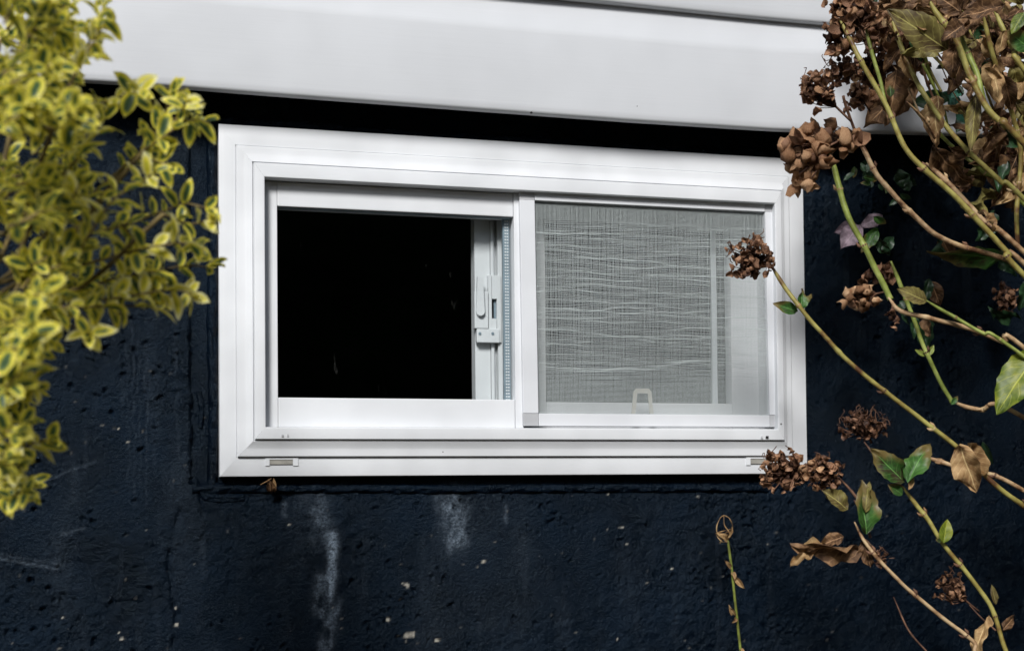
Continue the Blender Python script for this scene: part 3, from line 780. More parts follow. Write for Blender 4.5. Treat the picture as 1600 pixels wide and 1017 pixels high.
# ------------------------------------------------------------------ variegated shrub on the left
BB = Vector((-0.72, -0.62, GZ))
bush = thing('variegated_shrub', BB, 'leafy shrub with yellow edged green leaves at the left of the window', 'shrub')
random.seed(21)
bleaf = [leaf_mesh('leaf', M_VARI, 0.0258*a, 0.0128*b, 4, 7, 0.15+0.5*random.random(), c, 0.3, 0, 0.06, k, 0.98, 0.66) for k, (a, b, c) in enumerate(((1, 1, .05), (.95, 1.08, .2), (1.1, .92, .28), (.85, 1.0, -.1), (1.0, .9, .40)))]
twigs = [ # pixel polyline, depth
 ([(20, 190), (70, 140), (125, 85), (150, 45), (163, 5)], -.66), ([(10, 140), (60, 70), (95, 20), (110, -20)], -.60), ([(0, 60), (40, 10), (60, -30)], -.63),
 ([(60, 215), (110, 175), (150, 165), (195, 148), (222, 143)], -.64), ([(110, 130), (140, 75), (158, 45)], -.70),
 ([(115, 330), (160, 290), (205, 250), (250, 218), (290, 190), (318, 188)], -.62), ([(225, 235), (250, 195), (262, 165), (270, 145)], -.61), ([(250, 215), (280, 180), (292, 158)], -.66),
 ([(205, 250), (235, 250), (262, 258)], -.60), ([(110, 420), (140, 365), (180, 310), (215, 290), (240, 270)], -.66), ([(70, 300), (120, 250), (150, 205), (160, 185)], -.63),
 ([(140, 365), (200, 350), (255, 330), (295, 318), (322, 325)], -.61), ([(255, 335), (295, 350), (325, 345)], -.64), ([(110, 420), (180, 400), (240, 385), (290, 380), (310, 385)], -.65),
 ([(100, 460), (180, 435), (240, 425), (290, 415), (325, 418)], -.60), ([(120, 470), (190, 465), (245, 455), (285, 455), (300, 462)], -.63), ([(60, 480), (130, 480), (185, 478), (235, 480)], -.66),
 ([(190, 350), (215, 385), (225, 420), (240, 450)], -.62), ([(40, 470), (90, 500), (125, 515), (140, 522)], -.64), ([(20, 500), (50, 520), (75, 535)], -.60),
 ([(-30, 560), (0, 560), (25, 560), (45, 565)], -.62), ([(-30, 640), (10, 620), (40, 600), (55, 602)], -.64), ([(-30, 600), (10, 585), (30, 590)], -.58),
 ([(-30, 740), (10, 715), (45, 695), (78, 688)], -.63), ([(-30, 690), (0, 665), (25, 650)], -.60), ([(-40, 800), (0, 785), (25, 772), (40, 768)], -.62), ([(-30, 770), (0, 755), (20, 740)], -.65),
 ([(60, 380), (100, 330), (125, 290)], -.68), ([(30, 330), (80, 300), (110, 275)], -.60), ([(50, 430), (90, 400), (120, 400)], -.58), ([(60, 500), (110, 450), (160, 440)], -.57)]
n_named = len(twigs)
for k in range(112):
    if k < 62: x = random.uniform(-70, 62); y = random.uniform(-10, 560)
    elif k < 90: x = random.uniform(10, 90); y = random.uniform(20, 500)
    else: x = random.uniform(-70, 0); y = random.uniform(560, 775)
    a = rad(random.uniform(-10, 75)); Ln = random.uniform(50, 85); lim = 118 if y < 520 else 48
    ex, ey = min(lim, x+Ln*math.cos(a)), y-Ln*math.sin(a)
    twigs.append(([(x, y), ((x+ex)/2+random.uniform(-8, 8), (y+ey)/2+random.uniform(-8, 8)), (ex, ey)], random.uniform(-.80, -.50)))
leaves = []; tw = Geo()
trunk_top = at(-90, 520, -.62)
for ti, (pl, Y) in enumerate(twigs):
    P = smooth_path([at(a, b, Y+0.035*math.sin(i*1.7+ti)) for i, (a, b) in enumerate(pl)], .0125)
    v, f = tube_geo(P, [0.0015-0.0007*i/len(P) for i in range(len(P))], 5); tw.add(v, f)
    if ti < n_named and ti % 2 == 0:
        st = smooth_path([trunk_top+Vector((0, 0, random.uniform(-.1, .3))), trunk_top.lerp(P[0], .5)+Vector((0, 0, -.02)), P[0]], .03)
        v, f = tube_geo(st, [.0022]*len(st), 5); tw.add(v, f)
    ph = random.random()*6.28
    for i in range(1, len(P)):
        d = (P[min(i+1, len(P)-1)]-P[i-1]).normalized(); s1 = d.orthogonal().normalized(); s2 = d.cross(s1)
        ph += math.pi/2+random.uniform(-.3, .3)
        last = i >= len(P)-1
        if not last and random.random() < 0.1: continue
        for side in (0, math.pi):
            a = ph+side+random.uniform(-.25, .25); o = s1*math.cos(a)+s2*math.sin(a)
            lean = random.uniform(.35, .8) if last else random.uniform(.7, 1.25)
            yd = d*math.cos(lean)+o*math.sin(lean)+Vector((0, 0, .12)); zd = d*math.sin(lean)*.7-o*math.cos(lean)*.7+sdir*.75
            leaves.append((frame_mat(P[i], yd, zd, random.uniform(.6, 1.15)*(0.9 if last else 1)), random.randrange(5), (0 if ti < n_named else 1, Y)))
        if last:
            for q in range(2):
                o = rnd_dir(); leaves.append((frame_mat(P[i], d+o*.35, rnd_dir()*.8+sdir, random.uniform(.5, .9)), random.randrange(5), (0 if ti < n_named else 1, Y)))
tkp = smooth_path([BB, BB+Vector((.02, 0, .25)), trunk_top, trunk_top+Vector((0, 0, .35))], .03)
v, f = tube_geo(tkp, [.014-.009*i/len(tkp) for i in range(len(tkp))], 8); tw2 = Geo(); tw2.add(v, f); tw2.build('trunk', M_BARK, bush)
tag(tw.build('twigs', M_BARK, bush), kind='stuff')
leaves.sort(key=lambda q: q[2])
rest = Geo()
for i, (mt, k, _) in enumerate(leaves):
    if i < 300:
        o = link('leaf', bleaf[k], bush); o.matrix_local = Matrix.Translation(-BB) @ mt
    else:
        me_ = bleaf[k]; uvl = me_.uv_layers[0].data
        uvv = {}
        for lp in me_.loops: uvv[lp.vertex_index] = tuple(uvl[lp.index].uv)
        rest.add([mt @ v.co for v in me_.vertices], [tuple(p.vertices) for p in me_.polygons], [uvv[n] for n in range(len(me_.vertices))])
tag(rest.build('foliage', M_VARI, bush), kind='stuff')
print('shrub leaves', len(leaves))

# ------------------------------------------------------------------ hydrangea on the right
HB = Vector((1.95, -0.45, GZ))
hyd = thing('hydrangea_shrub', HB, 'faded hydrangea with brown dried flower heads at the right of the window', 'shrub')
random.seed(33)
def cane(pl, Y0, Y1, r, mat, tail=True, name='cane', rt=None):
    n = len(pl)
    P = [at(a, b, Y0+(Y1-Y0)*i/(n-1)) for i, (a, b) in enumerate(pl)]
    if tail:
        e = P[-1]; P += [e.lerp(HB, .35)+Vector((.04, 0, -.02)), HB+Vector((random.uniform(-.1, .1), random.uniform(-.08, .08), 0))]
    S = smooth_path(P, .0035); rr = []; nodes = []
    acc = 0; node = random.uniform(.03, .07)
    for i, p in enumerate(S):
        if i: acc += (p-S[i-1]).length
        ph = abs((acc % .085)-node)
        if ph < .0018 and 6 < i < len(S)-4 and (not nodes or nodes[-1] < i-6): nodes.append(i)
        base = 0.84*mm(r, Y0)*(min(1, 0.45+i*.08))*(1 if rt is None else rt+(1-rt)*min(1, i/len(S)*2.2))
        rr.append(base*(1+0.34*math.exp(-(ph/.0026)**2)+.07*mnoise.noise(Vector((acc*60, r, Y0*9)))))
        S[i] = p+Vector((mnoise.noise(Vector((acc*22, Y0*50, 1))), mnoise.noise(Vector((acc*22, Y0*50, 5))), mnoise.noise(Vector((acc*22, Y0*50, 9)))))*.0018
    v, f = tube_geo(S, rr, 9); gg = Geo(); gg.add(v, f)
    o = gg.build(name, mat, hyd)
    for i in nodes:
        if (S[i]-CAM).length > 3: continue
        d = (S[i-2]-S[i+2]).normalized(); n0 = rr[i]
        sc = Geo(); v, f = tube_geo([S[i]-d*.0016, S[i], S[i]+d*.0016], [n0*.9, n0*1.06, n0*.9], 9, False); sc.add(v, f)
        sd_ = Matrix.Rotation(random.uniform(-.6, .6), 3, d) @ _r; sd_ = (sd_-d*sd_.dot(d)).normalized()
        for q in (1, -1):
            if random.random() < .65:
                b = S[i]+sd_*q*n0*.8; v, f = tube_geo([b, b+(sd_*q*.5+d).normalized()*.004, b+(sd_*q*.35+d).normalized()*.009], [.0022, .0024, .0004], 6); sc.add(v, f)
        sc.build('bud_scar', M_TWIGLET if random.random() < .7 else M_CANE_TAN, o)
    return o
cane([(1203, 412), (1253, 485), (1330, 568), (1420, 640), (1512, 712), (1600, 790)], -.20, -.30, 5.4, M_CANE_GREEN, rt=.8)
cane([(1438, 711), (1520, 738), (1600, 766)], -.16, -.26, 4.6, M_CANE_TAN)
cane([(1336, 212), (1374, 277), (1431, 340), (1481, 377), (1571, 405), (1615, 425)], -.22, -.30, 5.2, M_CANE_TAN)
cane([(1312, 30), (1330, 66), (1345, 96), (1384, 164), (1414, 231), (1447, 267), (1490, 305), (1534, 352), (1575, 395), (1612, 442)], -.30, -.36, 6.6, M_CANE_GREEN, rt=.75)
cane([(1447, 255), (1480, 285), (1545, 352), (1605, 399)], -.26, -.32, 5.4, M_CANE_TAN)
cane([(1452, 2), (1494, 67), (1534, 157), (1570, 198), (1610, 236)], -.36, -.40, 6.6, M_CANE_GREEN)
cane([(1501, 54), (1521, 107), (1536, 158)], -.355, -.375, 6.4, M_CANE_LIME, False)
cane([(1536, 20), (1551, 84), (1571, 144), (1585, 190), (1595, 247), (1588, 338), (1590, 385)], -.33, -.30, 5.2, M_CANE_GREEN, False)
cane([(1552, 12), (1578, 67), (1591, 94), (1625, 140)], -.37, -.40, 5.6, M_CANE_GREEN)
cane([(1394, 30), (1410, 80), (1431, 127), (1447, 152), (1478, 197), (1511, 234), (1562, 282), (1620, 330)], -.27, -.34, 5.0, M_CANE_GREEN)
cane([(1352, 40), (1364, 86), (1376, 130), (1383, 162)], -.295, -.305, 4.0, M_CANE_LIME, False)
cane([(1419, 156), (1454, 197), (1500, 240), (1536, 268), (1610, 330)], -.20, -.25, 3.8, M_CANE_LIME)
cane([(1296, 240), (1314, 300), (1327, 340), (1347, 380), (1371, 427), (1391, 468)], -.23, -.255, 6.2, M_CANE_LIME, False)
cane([(1388, 464), (1407, 485), (1454, 497), (1501, 509), (1568, 534), (1610, 552)], -.255, -.32, 5.0, M_CANE_TAN)
cane([(1392, 408), (1414, 464), (1431, 507), (1447, 551), (1468, 594), (1489, 630)], -.18, -.20, 4.6, M_CANE_LIME, False)
cane([(1486, 626), (1530, 640), (1605, 656)], -.20, -.27, 4.8, M_CANE_TAN)
cane([(1447, 469), (1494, 497), (1534, 521), (1600, 558)], -.29, -.33, 3.8, M_CANE_LIME)
cane([(1410, 760), (1446, 807), (1474, 850), (1509, 893), (1548, 948), (1572, 1016), (1600, 1080)], -.24, -.30, 4.8, M_CANE_GREEN)
cane([(1335, 815), (1350, 845), (1376, 877), (1419, 920), (1486, 975), (1521, 1002), (1570, 1045)], -.26, -.32, 5.2, M_CANE_TAN, rt=.7)
cane([(1396, 932), (1419, 983), (1452, 1022), (1500, 1080)], -.18, -.24, 2.0, M_TWIGLET)
cane([(1340, 230), (1330, 190), (1318, 150)], -.22, -.25, 3.0, M_TWIGLET, False)
cane([(1462, 140), (1447, 95), (1440, 60)], -.24, -.26, 3.4, M_CANE_LIME, False)
cane([(1483, 205), (1470, 160), (1442, 100)], -.26, -.27, 3.0, M_CANE_LIME, False)
cane([(1310, 745), (1345, 790), (1360, 840)], -.22, -.255, 3.0, M_TWIGLET, False)
cane([(1350, 690), (1375, 720), (1412, 764)], -.20, -.24, 2.8, M_TWIGLET, False)
cane([(1515, 945), (1535, 965), (1556, 985)], -.20, -.24, 1.8, M_TWIGLET, False)

def put_leaf(base, tip_, Y, width, mat, fold=.35, curl=.15, crinkle=.06, twist=0.0, serr=.10, dY=0.0, stalk=True, name='leaf', nv=12):
    a = at(base[0], base[1], Y); b = at(tip_[0], tip_[1], Y+dY); d = b-a
    me_ = leaf_mesh('leaf', mat, d.length, mm(width, Y), 6, nv, fold, curl, 0.7, serr, crinkle*1.7, random.random()*50, 0.85)
    back = (CAM-a).normalized(); z = Matrix.Rotation(twist, 3, d.normalized()) @ back
    o = link(name, me_, hyd); o.matrix_local = Matrix.Translation(-HB) @ frame_mat(a, d, z)
    return o
L_ = put_leaf
# (base, tip, depth, width, material ...)
L_((1480, 78), (1388, 12), -.38, 58, M_OLIVE, .25, .10, .05, .3)
L_((1466, 150), (1460, 232), -.30, 46, M_TAN, .6, .1, .14, .5, 0)
L_((1526, 148), (1516, 238), -.36, 27, M_OLIVE, .5, .05, .05, .2, 0)
L_((1430, 128), (1352, 192), -.20, 64, M_DEAD, .3, .2, .12, .2)
L_((1400, 110), (1392, 196), -.24, 52, M_DEAD, .5, .2, .14, -.4)
L_((1458, 226), (1512, 302), -.28, 50, M_DEAD, .6, .25, .2, .5)
L_((1478, 66), (1412, 86), -.33, 34, M_OLIVE, .4, .2, .15, -.2)
L_((1494, 70), (1482, 118), -.36, 40, M_DEAD, .5, .2, .15, .4)
L_((1505, 40), (1475, 58), -.40, 36, M_DEAD, .5, .3, .15, .3)
L_((1568, 10), (1498, 24), -.40, 34, M_DEAD, .5, .1, .12, .6)
L_((1502, 20), (1462, -10), -.34, 40, M_DEAD, .4, .2, .12, .2)
L_((1512, 60), (1530, 112), -.30, 34, M_DEAD, .5, .2, .15, -.3)
L_((1572, 402), (1450, 402), -.19, 40, M_GREEN, .3, .10, .05, -.75, .12)
L_((1448, 471), (1404, 450), -.29, 30, M_OLIVE, .3, .1, .05, .3)
L_((1622, 548), (1556, 644), -.33, 72, M_YGREEN, .2, .1, .04, .2, .08)
L_((1246, 487), (1209, 473), -.205, 22, M_GREEN, .4, .15, .05, .2, 0)
L_((1250, 484), (1258, 448), -.21, 20, M_GREEN, .6, .2, .12, .6, 0)
L_((1252, 484), (1266, 455), -.20, 12, M_GREEN, .6, .2, .12, -.6, 0)
L_((1499, 694), (1526, 770), -.31, 52, M_TAN, .45, .05, .12, .2, .05)
L_((1512, 692), (1545, 745), -.30, 34, M_TAN, .5, .2, .15, -.5, .05)
L_((1412, 752), (1362, 700), -.25, 44, M_GREEN, .3, .15, .08, .2)
L_((1418, 754), (1452, 682), -.26, 42, M_GREEN, .3, .2, .10, -.3)
L_((1410, 772), (1388, 756), -.25, 20, M_GREEN, .4, .1, .05, .3, 0)
L_((1420, 765), (1428, 740), -.26, 10, M_TAN, .4, .1, .05, .3, 0)
L_((1353, 834), (1348, 748), -.27, 44, M_GREEN, .7, .05, .06, .5)
L_((1352, 800), (1356, 750), -.275, 20, M_OLIVE, .2, .1, .1, -.4, 0)
L_((1324, 796), (1288, 762), -.24, 34, M_OLIVE, .4, .2, .1, .6)
L_((1344, 858), (1236, 858), -.26, 42, M_DEAD, .5, .08, .08, -.85, .05)
L_((1290, 845), (1232, 876), -.25, 22, M_TAN, .5, .2, .15, .6, 0)
L_((1318, 838), (1280, 850), -.25, 26, M_DEAD, .5, .2, .15, .3, 0)
L_((1350, 842), (1360, 888), -.265, 26, M_DEAD, .5, .1, .12, .2, 0)
L_((1474, 848), (1481, 810), -.27, 24, M_YGREEN, .4, .05, .03, .3, 0)
L_((1470, 846), (1462, 842), -.27, 8, M_GREEN, .4, .05, .03, .3, 0)
L_((1546, 962), (1516, 1026), -.30, 30, M_TAN, .6, .1, .15, .5, 0)
L_((1556, 944), (1550, 912), -.28, 12, M_OLIVE, .5, .1, .05, .3, 0)
L_((1565, 985), (1590, 958), -.24, 20, M_DEAD, .5, .2, .15, .3, 0)
L_((1612, 78), (1574, 48), -.40, 36, M_GREEN, .2, .1, .03, .2, 0)
L_((1600, 20), (1580, 52), -.41, 24, M_YGREEN, .3, .1, .03, .2, 0)
L_((1535, 690), (1552, 728), -.22, 14, M_DKGREEN, .3, .1, .03, .2, 0)
L_((1486, 632), (1498, 618), -.21, 10, M_GREEN, .4, .1, .03, .2, 0)
L_((1446, 556), (1430, 546), -.19, 9, M_CANE_LIME, .4, .1, .03, .2, 0)
L_((1450, 556), (1460, 538), -.19, 10, M_CANE_LIME, .6, .1, .03, .2, 0)
L_((1392, 152), (1390, 132), -.31, 14, M_GREEN, .6, .1, .03, .2, 0)
L_((1378, 338), (1346, 352), -.12, 26, M_MAUVE, .3, .3, .1, .2, 0)
L_((1344, 352), (1314, 386), -.16, 38, M_MAUVE, .3, .2, .1, .2, 0)
L_((1338, 352), (1304, 362), -.15, 24, M_MAUVE, .3, .2, .1, .2, 0)
L_((1372, 360), (1345, 392), -.15, 24, M_GREEN, .3, .2, .1, .2, 0)
L_((1376, 392), (1400, 368), -.14, 24, M_DKGREEN, .3, .2, .1, .2, 0)
L_((1368, 372), (1392, 402), -.14, 20, M_DKGREEN, .3, .2, .1, .2, 0)
L_((1398, 275), (1436, 292), -.12, 28, M_DKGREEN, .3, .2, .1, .2, 0)
L_((1412, 292), (1404, 262), -.12, 28, M_DKGREEN, .3, .2, .1, .2, 0)
L_((1414, 280), (1420, 300), -.12, 22, M_DKGREEN, .3, .2, .1, .2, 0)
for k in range(18): # small green shoots among the heads
    c = random.choice([(1355, 270), (1365, 290), (1395, 300), (1345, 262), (1375, 325)]); a = random.uniform(0, 6.28); r = random.uniform(14, 26)
    b = (c[0]+random.uniform(-14, 14), c[1]+random.uniform(-14, 14))
    L_(b, (b[0]+r*math.cos(a), b[1]+r*math.sin(a)), random.uniform(-.2, -.12), r*.6, random.choice([M_DKGREEN, M_GREEN, M_DKGREEN]), .4, .2, .06, random.uniform(-.8, .8), 0, nv=8)
for k in range(12): # bluish green leaves in front of the siding
    a = random.uniform(0, 6.28); r = random.uniform(18, 30); b = (1492+random.uniform(-12, 12), 152+random.uniform(-20, 20))
    L_(b, (b[0]+r*math.cos(a), b[1]+r*math.sin(a)), random.uniform(-.17, -.12), r*.62, random.choice([M_TEAL, M_TEAL, M_DKGREEN]), .3, .2, .05, random.uniform(-.7, .7), 0, nv=8)
L_((1478, 152), (1424, 162), -.16, 34, M_DKGREEN, .3, .1, .04, .3, 0)
L_((1520, 175), (1494, 205), -.14, 34, M_DKGREEN, .3, .1, .04, .3, 0)
# withered leaves through the upper right of the plant and the dim ones behind it
for k in range(-140, 64):
    if k < -110: b = (random.uniform(1400, 1610), random.uniform(-30, 120)); Y = random.uniform(-.40, -.26)
    elif k < -85: b = (random.uniform(1340, 1480), random.uniform(-20, 90)); Y = random.uniform(-.24, -.12)
    elif k < -60: b = (random.uniform(1500, 1620), random.uniform(0, 330)); Y = random.uniform(-.34, -.2)
    elif k < -30: b = (random.uniform(1350, 1600), random.uniform(-30, 60)); Y = random.uniform(-.22, -.10)
    elif k < 0: b = (random.uniform(1480, 1630), random.uniform(20, 260)); Y = random.uniform(-.22, -.10)
    elif k < 36: b = (random.uniform(1370, 1610), random.uniform(-20, 130)+ (0 if k % 2 else 60)); Y = random.uniform(-.30, -.12)
    elif k < 52: b = (random.uniform(1490, 1640), random.uniform(120, 340)); Y = random.uniform(-.28, -.12)
    else: b = (random.uniform(1430, 1620), random.uniform(250, 500)); Y = random.uniform(-.10, -.04)
    if b[0] < 1500 and 60 < b[1] < 215 and k < 52: b = (b[0]-60, b[1]-90)
    if b[1] > 110 and 1425 < b[0] < 1520 and k < 52: b = (b[0]+90, b[1])
    a = random.gauss(1.7, 1.0); r = random.uniform(32, 62)
    if b[0] < 1365: b = (1365+random.uniform(0, 60), b[1]); a = abs(a) % 1.5
    L_(b, (b[0]+r*math.cos(a), b[1]+r*math.sin(a)), Y, r*random.uniform(.4, .7), random.choice([M_DEAD, M_DEAD, M_TAN] if k < -85 else [M_DEAD, M_DEAD, M_DEAD, M_OLIVE, M_TAN, M_DKGREEN] if k < 52 else [M_DEAD, M_DKGREEN]), random.uniform(.2, .9), random.uniform(0, .4), random.uniform(.08, .22), random.uniform(-1, 1), .05, nv=10)
for (b, t_, w, m_) in (((1590, 240), (1560, 300), 34, M_DEAD), ((1600, 270), (1570, 320), 30, M_TAN), ((1560, 190), (1540, 250), 30, M_DEAD), ((1545, 205), (1580, 230), 26, M_DEAD), ((1598, 130), (1572, 165), 26, M_TAN), ((1580, 100), (1600, 150), 26, M_OLIVE)):
    L_(b, t_, -.28, w, m_, .6, .3, .2, random.uniform(-.6, .6), 0)

for k in range(16): # thin tangled shoots
    a = (random.uniform(1380, 1600), random.uniform(-20, 160)); d = (random.uniform(20, 70), random.uniform(40, 110))
    cane([a, (a[0]+d[0]*.5+random.uniform(-8, 8), a[1]+d[1]*.5), (a[0]+d[0], a[1]+d[1])], random.uniform(-.34, -.2), random.uniform(-.34, -.2), random.uniform(1.2, 3.4), random.choice([M_TWIGLET, M_CANE_TAN, M_CANE_GREEN]), False, 'shoot')
# flower heads: shared petal shapes
def petal_mesh(k, mat, cup):
    rs = random.Random(k*13+5); vs_, fs, uv = [(0, 0, 0)], [], [(.5, .5)]
    ns, nr = 8, 3
    for j in range(1, nr+1):
        r = j/nr
        for i in range(ns):
            a = 2*math.pi*i/ns; R = r*(0.42+(0.05 if cup > .6 else 0.10)*rs.uniform(-1, 1)*(j == nr)+ (0.07 if i == 0 and j == nr else 0))
            z = cup*r*r*(0.55+0.25*math.sin(2*a+k)) + ((0.04 if cup > .6 else 0.12)*rs.uniform(-1, 1) if j > 1 else 0)
            if cup > .6:
                if j == nr: R *= 0.80; z *= 1.2
                z = -z if k % 3 else z
            vs_.append((R*math.cos(a), R*math.sin(a)*0.85, z)); uv.append((.5+.5*r*math.cos(a), .5+.5*r*math.sin(a)))
    for i in range(ns):
        fs.append((0, 1+i, 1+(i+1) % ns))
        for j in range(nr-1):
            a, b = 1+j*ns+i, 1+j*ns+(i+1) % ns; fs.append((a, a+ns, b+ns, b))
    me_ = bpy.data.meshes.new('petal'); me_.from_pydata(vs_, [], fs); me_.materials.append(mat)
    me_.polygons.foreach_set('use_smooth', [True]*len(fs)); me_.update(); return me_
def bud_mesh(k, mat):
    rs = random.Random(k*7+3); pr = [(0.10, -.34), (.30, -.22), (.40, .0), (.33, .20), (.13, .38)]; ns = 6
    vs_ = [(r*(1+rs.uniform(-.30, .30))*math.cos(6.283*i/ns+j*.2), r*(.75+rs.uniform(-.28, .28))*math.sin(6.283*i/ns+j*.2), z+rs.uniform(-.04, .04)) for j, (r, z) in enumerate(pr) for i in range(ns)]
    vs_.append((rs.uniform(-.1, .1), rs.uniform(-.1, .1), .56))
    fs = [(j*ns+i, j*ns+(i+1) % ns, (j+1)*ns+(i+1) % ns, (j+1)*ns+i) for j in range(4) for i in range(ns)]+[(24+i, 24+(i+1) % ns, 30) for i in range(ns)]
    me_ = bpy.data.meshes.new('petal'); me_.from_pydata(vs_, [], fs); me_.materials.append(mat)
    me_.polygons.foreach_set('use_smooth', [True]*len(fs)); me_.update(); return me_
PUFFS = [bud_mesh(k, M_PUFF) for k in range(4)]+[petal_mesh(1, M_PUFF, .75), petal_mesh(2, M_PUFF, .7), petal_mesh(3, M_FRIZ, .8), petal_mesh(5, M_PUFF, .9)]
CRISP = [petal_mesh(k+20, M_FRIZ, .5) for k in range(6)]
CRISP_T = [petal_mesh(k+40, M_PUFF, .5) for k in range(5)]
all_petals = []
def flower_head(c, rx, ry, Y, n, size, kinds, stem, thread=0.8, flat=1.0, deep=.7, label=None, wisps=0):
    C = at(c[0], c[1], Y); RX, RY = mm(rx, Y), mm(ry, Y); S = at(stem[0], stem[1], Y)
    gg = Geo()
    hub = S.lerp(C, .45)
    v, f = tube_geo(smooth_path([S, hub, C], .006), [.0016]*len(smooth_path([S, hub, C], .006)), 6); gg.add(v, f)
    ps = []
    for i in range(n):
        d = rnd_dir(); rr = random.uniform(.55, 1.0) if random.random() < .85 else random.uniform(.2, .6)
        p = C+_r*(d.x*RX*rr)+_u*(d.z*RY*rr)+_f*(d.y*RX*deep*rr)
        out = (p-C).normalized() if (p-C).length > 1e-6 else rnd_dir()
        s = size*random.uniform(.65, 1.25)
        ps.append((frame_mat(p, rnd_dir(), (out*random.choice([1, 1, -1])+rnd_dir()*.8), s), kinds[random.randrange(len(kinds))], s*(1.25 if d.y < 0 else .8)))
        if random.random() < thread:
            path = smooth_path([hub, hub.lerp(p, .55)+rnd_dir()*.004, p], .007); v, f = tube_geo(path, [.0007]*len(path), 4, False); gg.add(v, f)
    for i in range(wisps):
        d = rnd_dir(); p = C+_r*(d.x*RX*.9)+_u*(abs(d.z)*RY*.9)+_f*(d.y*RX*deep); q = p+rnd_dir()*.010+_u*.006
        path = smooth_path([p, p.lerp(q, .5)+rnd_dir()*.004, q, q+rnd_dir()*.005], .003); v, f = tube_geo(path, [.00065]*len(path), 4, False); gg.add(v, f)
    hd = gg.build('flower_head', M_TWIGLET, hyd)
    if label: hd['label'] = label
    core = Geo(); cm = CRISP[0]
    for i in range(int(n*.7)):
        d = rnd_dir()*random.uniform(.1, .62); p = C+_r*(d.x*RX)+_u*(d.z*RY)+_f*(d.y*RX*deep)
        mt = frame_mat(p, rnd_dir(), rnd_dir(), size*random.uniform(.6, 1.0)); core.add([mt @ v.co for v in cm.vertices], [tuple(q.vertices) for q in cm.polygons])
    tag(core.build('core_petals', M_CORE, hd), kind='stuff')
    for p in ps: all_petals.append((p[2], hd, p[0], p[1]))
    return hd
flower_head((1170, 403), 43, 40, -.20, 74, .0140, CRISP, (1205, 416), 1, deep=.8, wisps=14, label='dark brown shrivelled flower head hanging before the insect screen')
flower_head((1256, 248), 40, 54, -.25, 54, .0285, PUFFS+CRISP[:1], (1322, 215), .7, label='tan dried flower head with plump petals beside the window top corner')
flower_head((1308, 215), 44, 30, -.24, 28, .0260, PUFFS+CRISP[:2], (1338, 210), .6)
flower_head((1278, 140), 36, 34, -.27, 60, .0150, CRISP+CRISP_T[:1], (1330, 190), .9, wisps=10)
flower_head((1318, 110), 34, 34, -.26, 40, .0150, CRISP+CRISP_T[:2], (1345, 110), 1, wisps=16)
flower_head((1308, 58), 30, 34, -.29, 30, .0190, CRISP+PUFFS[:3], (1345, 90), .8)
flower_head((1318, 8), 30, 18, -.29, 20, .0170, CRISP+CRISP_T, (1350, 30), .8)
flower_head((1352, 40), 40, 48, -.25, 70, .0160, CRISP+CRISP_T[:2], (1362, 90), .9, wisps=14)
flower_head((1402, 45), 48, 56, -.18, 80, .0200, CRISP, (1400, 90), .5)
flower_head((1365, 105), 40, 44, -.20, 50, .0190, CRISP, (1380, 140), .5)
flower_head((1440, 30), 48, 40, -.20, 70, .0190, CRISP, (1440, 50), .5)
flower_head((1345, 150), 30, 26, -.22, 22, .0190, CRISP+PUFFS[:2], (1360, 175), .7)
flower_head((1350, 668), 50, 28, -.19, 72, .0115, CRISP, (1362, 692), 1, wisps=34)
flower_head((1222, 734), 42, 40, -.22, 84, .0140, CRISP+PUFFS[:2]+CRISP_T[:1], (1275, 732), 1, wisps=8)
flower_head((1286, 738), 40, 32, -.23, 70, .0130, CRISP+CRISP_T[:2], (1312, 748), 1, wisps=10)
flower_head((1345, 464), 34, 22, -.15, 20, .0210, PUFFS, (1388, 455), .7)
flower_head((1375, 432), 36, 20, -.13, 18, .0190, CRISP+PUFFS[:2], (1392, 460), .6)
flower_head((1484, 918), 30, 32, -.12, 46, .0115, CRISP, (1530, 955), .9, wisps=10)
flower_head((1572, 470), 20, 42, -.06, 30, .0140, CRISP, (1600, 460), .8)
flower_head((1394, 495), 9, 22, -.20, 8, .0130, CRISP, (1395, 470), .8)
flower_head((1376, 872), 16, 18, -.25, 12, .0090, CRISP, (1372, 880), .9, wisps=6)
flower_head((1586, 110), 22, 26, -.26, 24, .0130, CRISP+CRISP_T[:1], (1600, 150), .9, wisps=10)
flower_head((1575, 265), 26, 36, -.22, 30, .0150, CRISP, (1598, 280), .8)
flower_head((1500, 280), 26, 20, -.20, 18, .0130, CRISP+CRISP_T[:1], (1520, 290), .8)
flower_head((1420, 85), 36, 40, -.22, 44, .0190, CRISP+CRISP_T[:2], (1430, 130), .6, wisps=10)
flower_head((1336, 20), 40, 30, -.30, 40, .0190, CRISP+CRISP_T, (1350, 60), .7, wisps=10)
flower_head((1480, 20), 40, 34, -.24, 44, .0190, CRISP+CRISP_T[:1], (1490, 60), .6)
flower_head((1560, 60), 34, 40, -.22, 40, .0190, CRISP+CRISP_T[:1], (1560, 110), .6)
flower_head((1560, 200), 34, 44, -.18, 40, .0180, CRISP+CRISP_T[:1], (1580, 240), .6)
all_petals.sort(key=lambda q: -q[0])
scraps = {}
for i, (_, hd, mt, me_) in enumerate(all_petals):
    if i < 300:
        o = link('petal', me_, hd); o.matrix_local = Matrix.Translation(-HB) @ mt
    else:
        gg = scraps.setdefault((hd.name, me_.materials[0].name), (hd, Geo()))[1]
        gg.add([mt @ v.co for v in me_.vertices], [tuple(p.vertices) for p in me_.polygons])
for (hn, mn), (hd, gg) in scraps.items(): tag(gg.build('small_petals', bpy.data.materials[mn], hd), kind='stuff')
print('petals', len(all_petals))
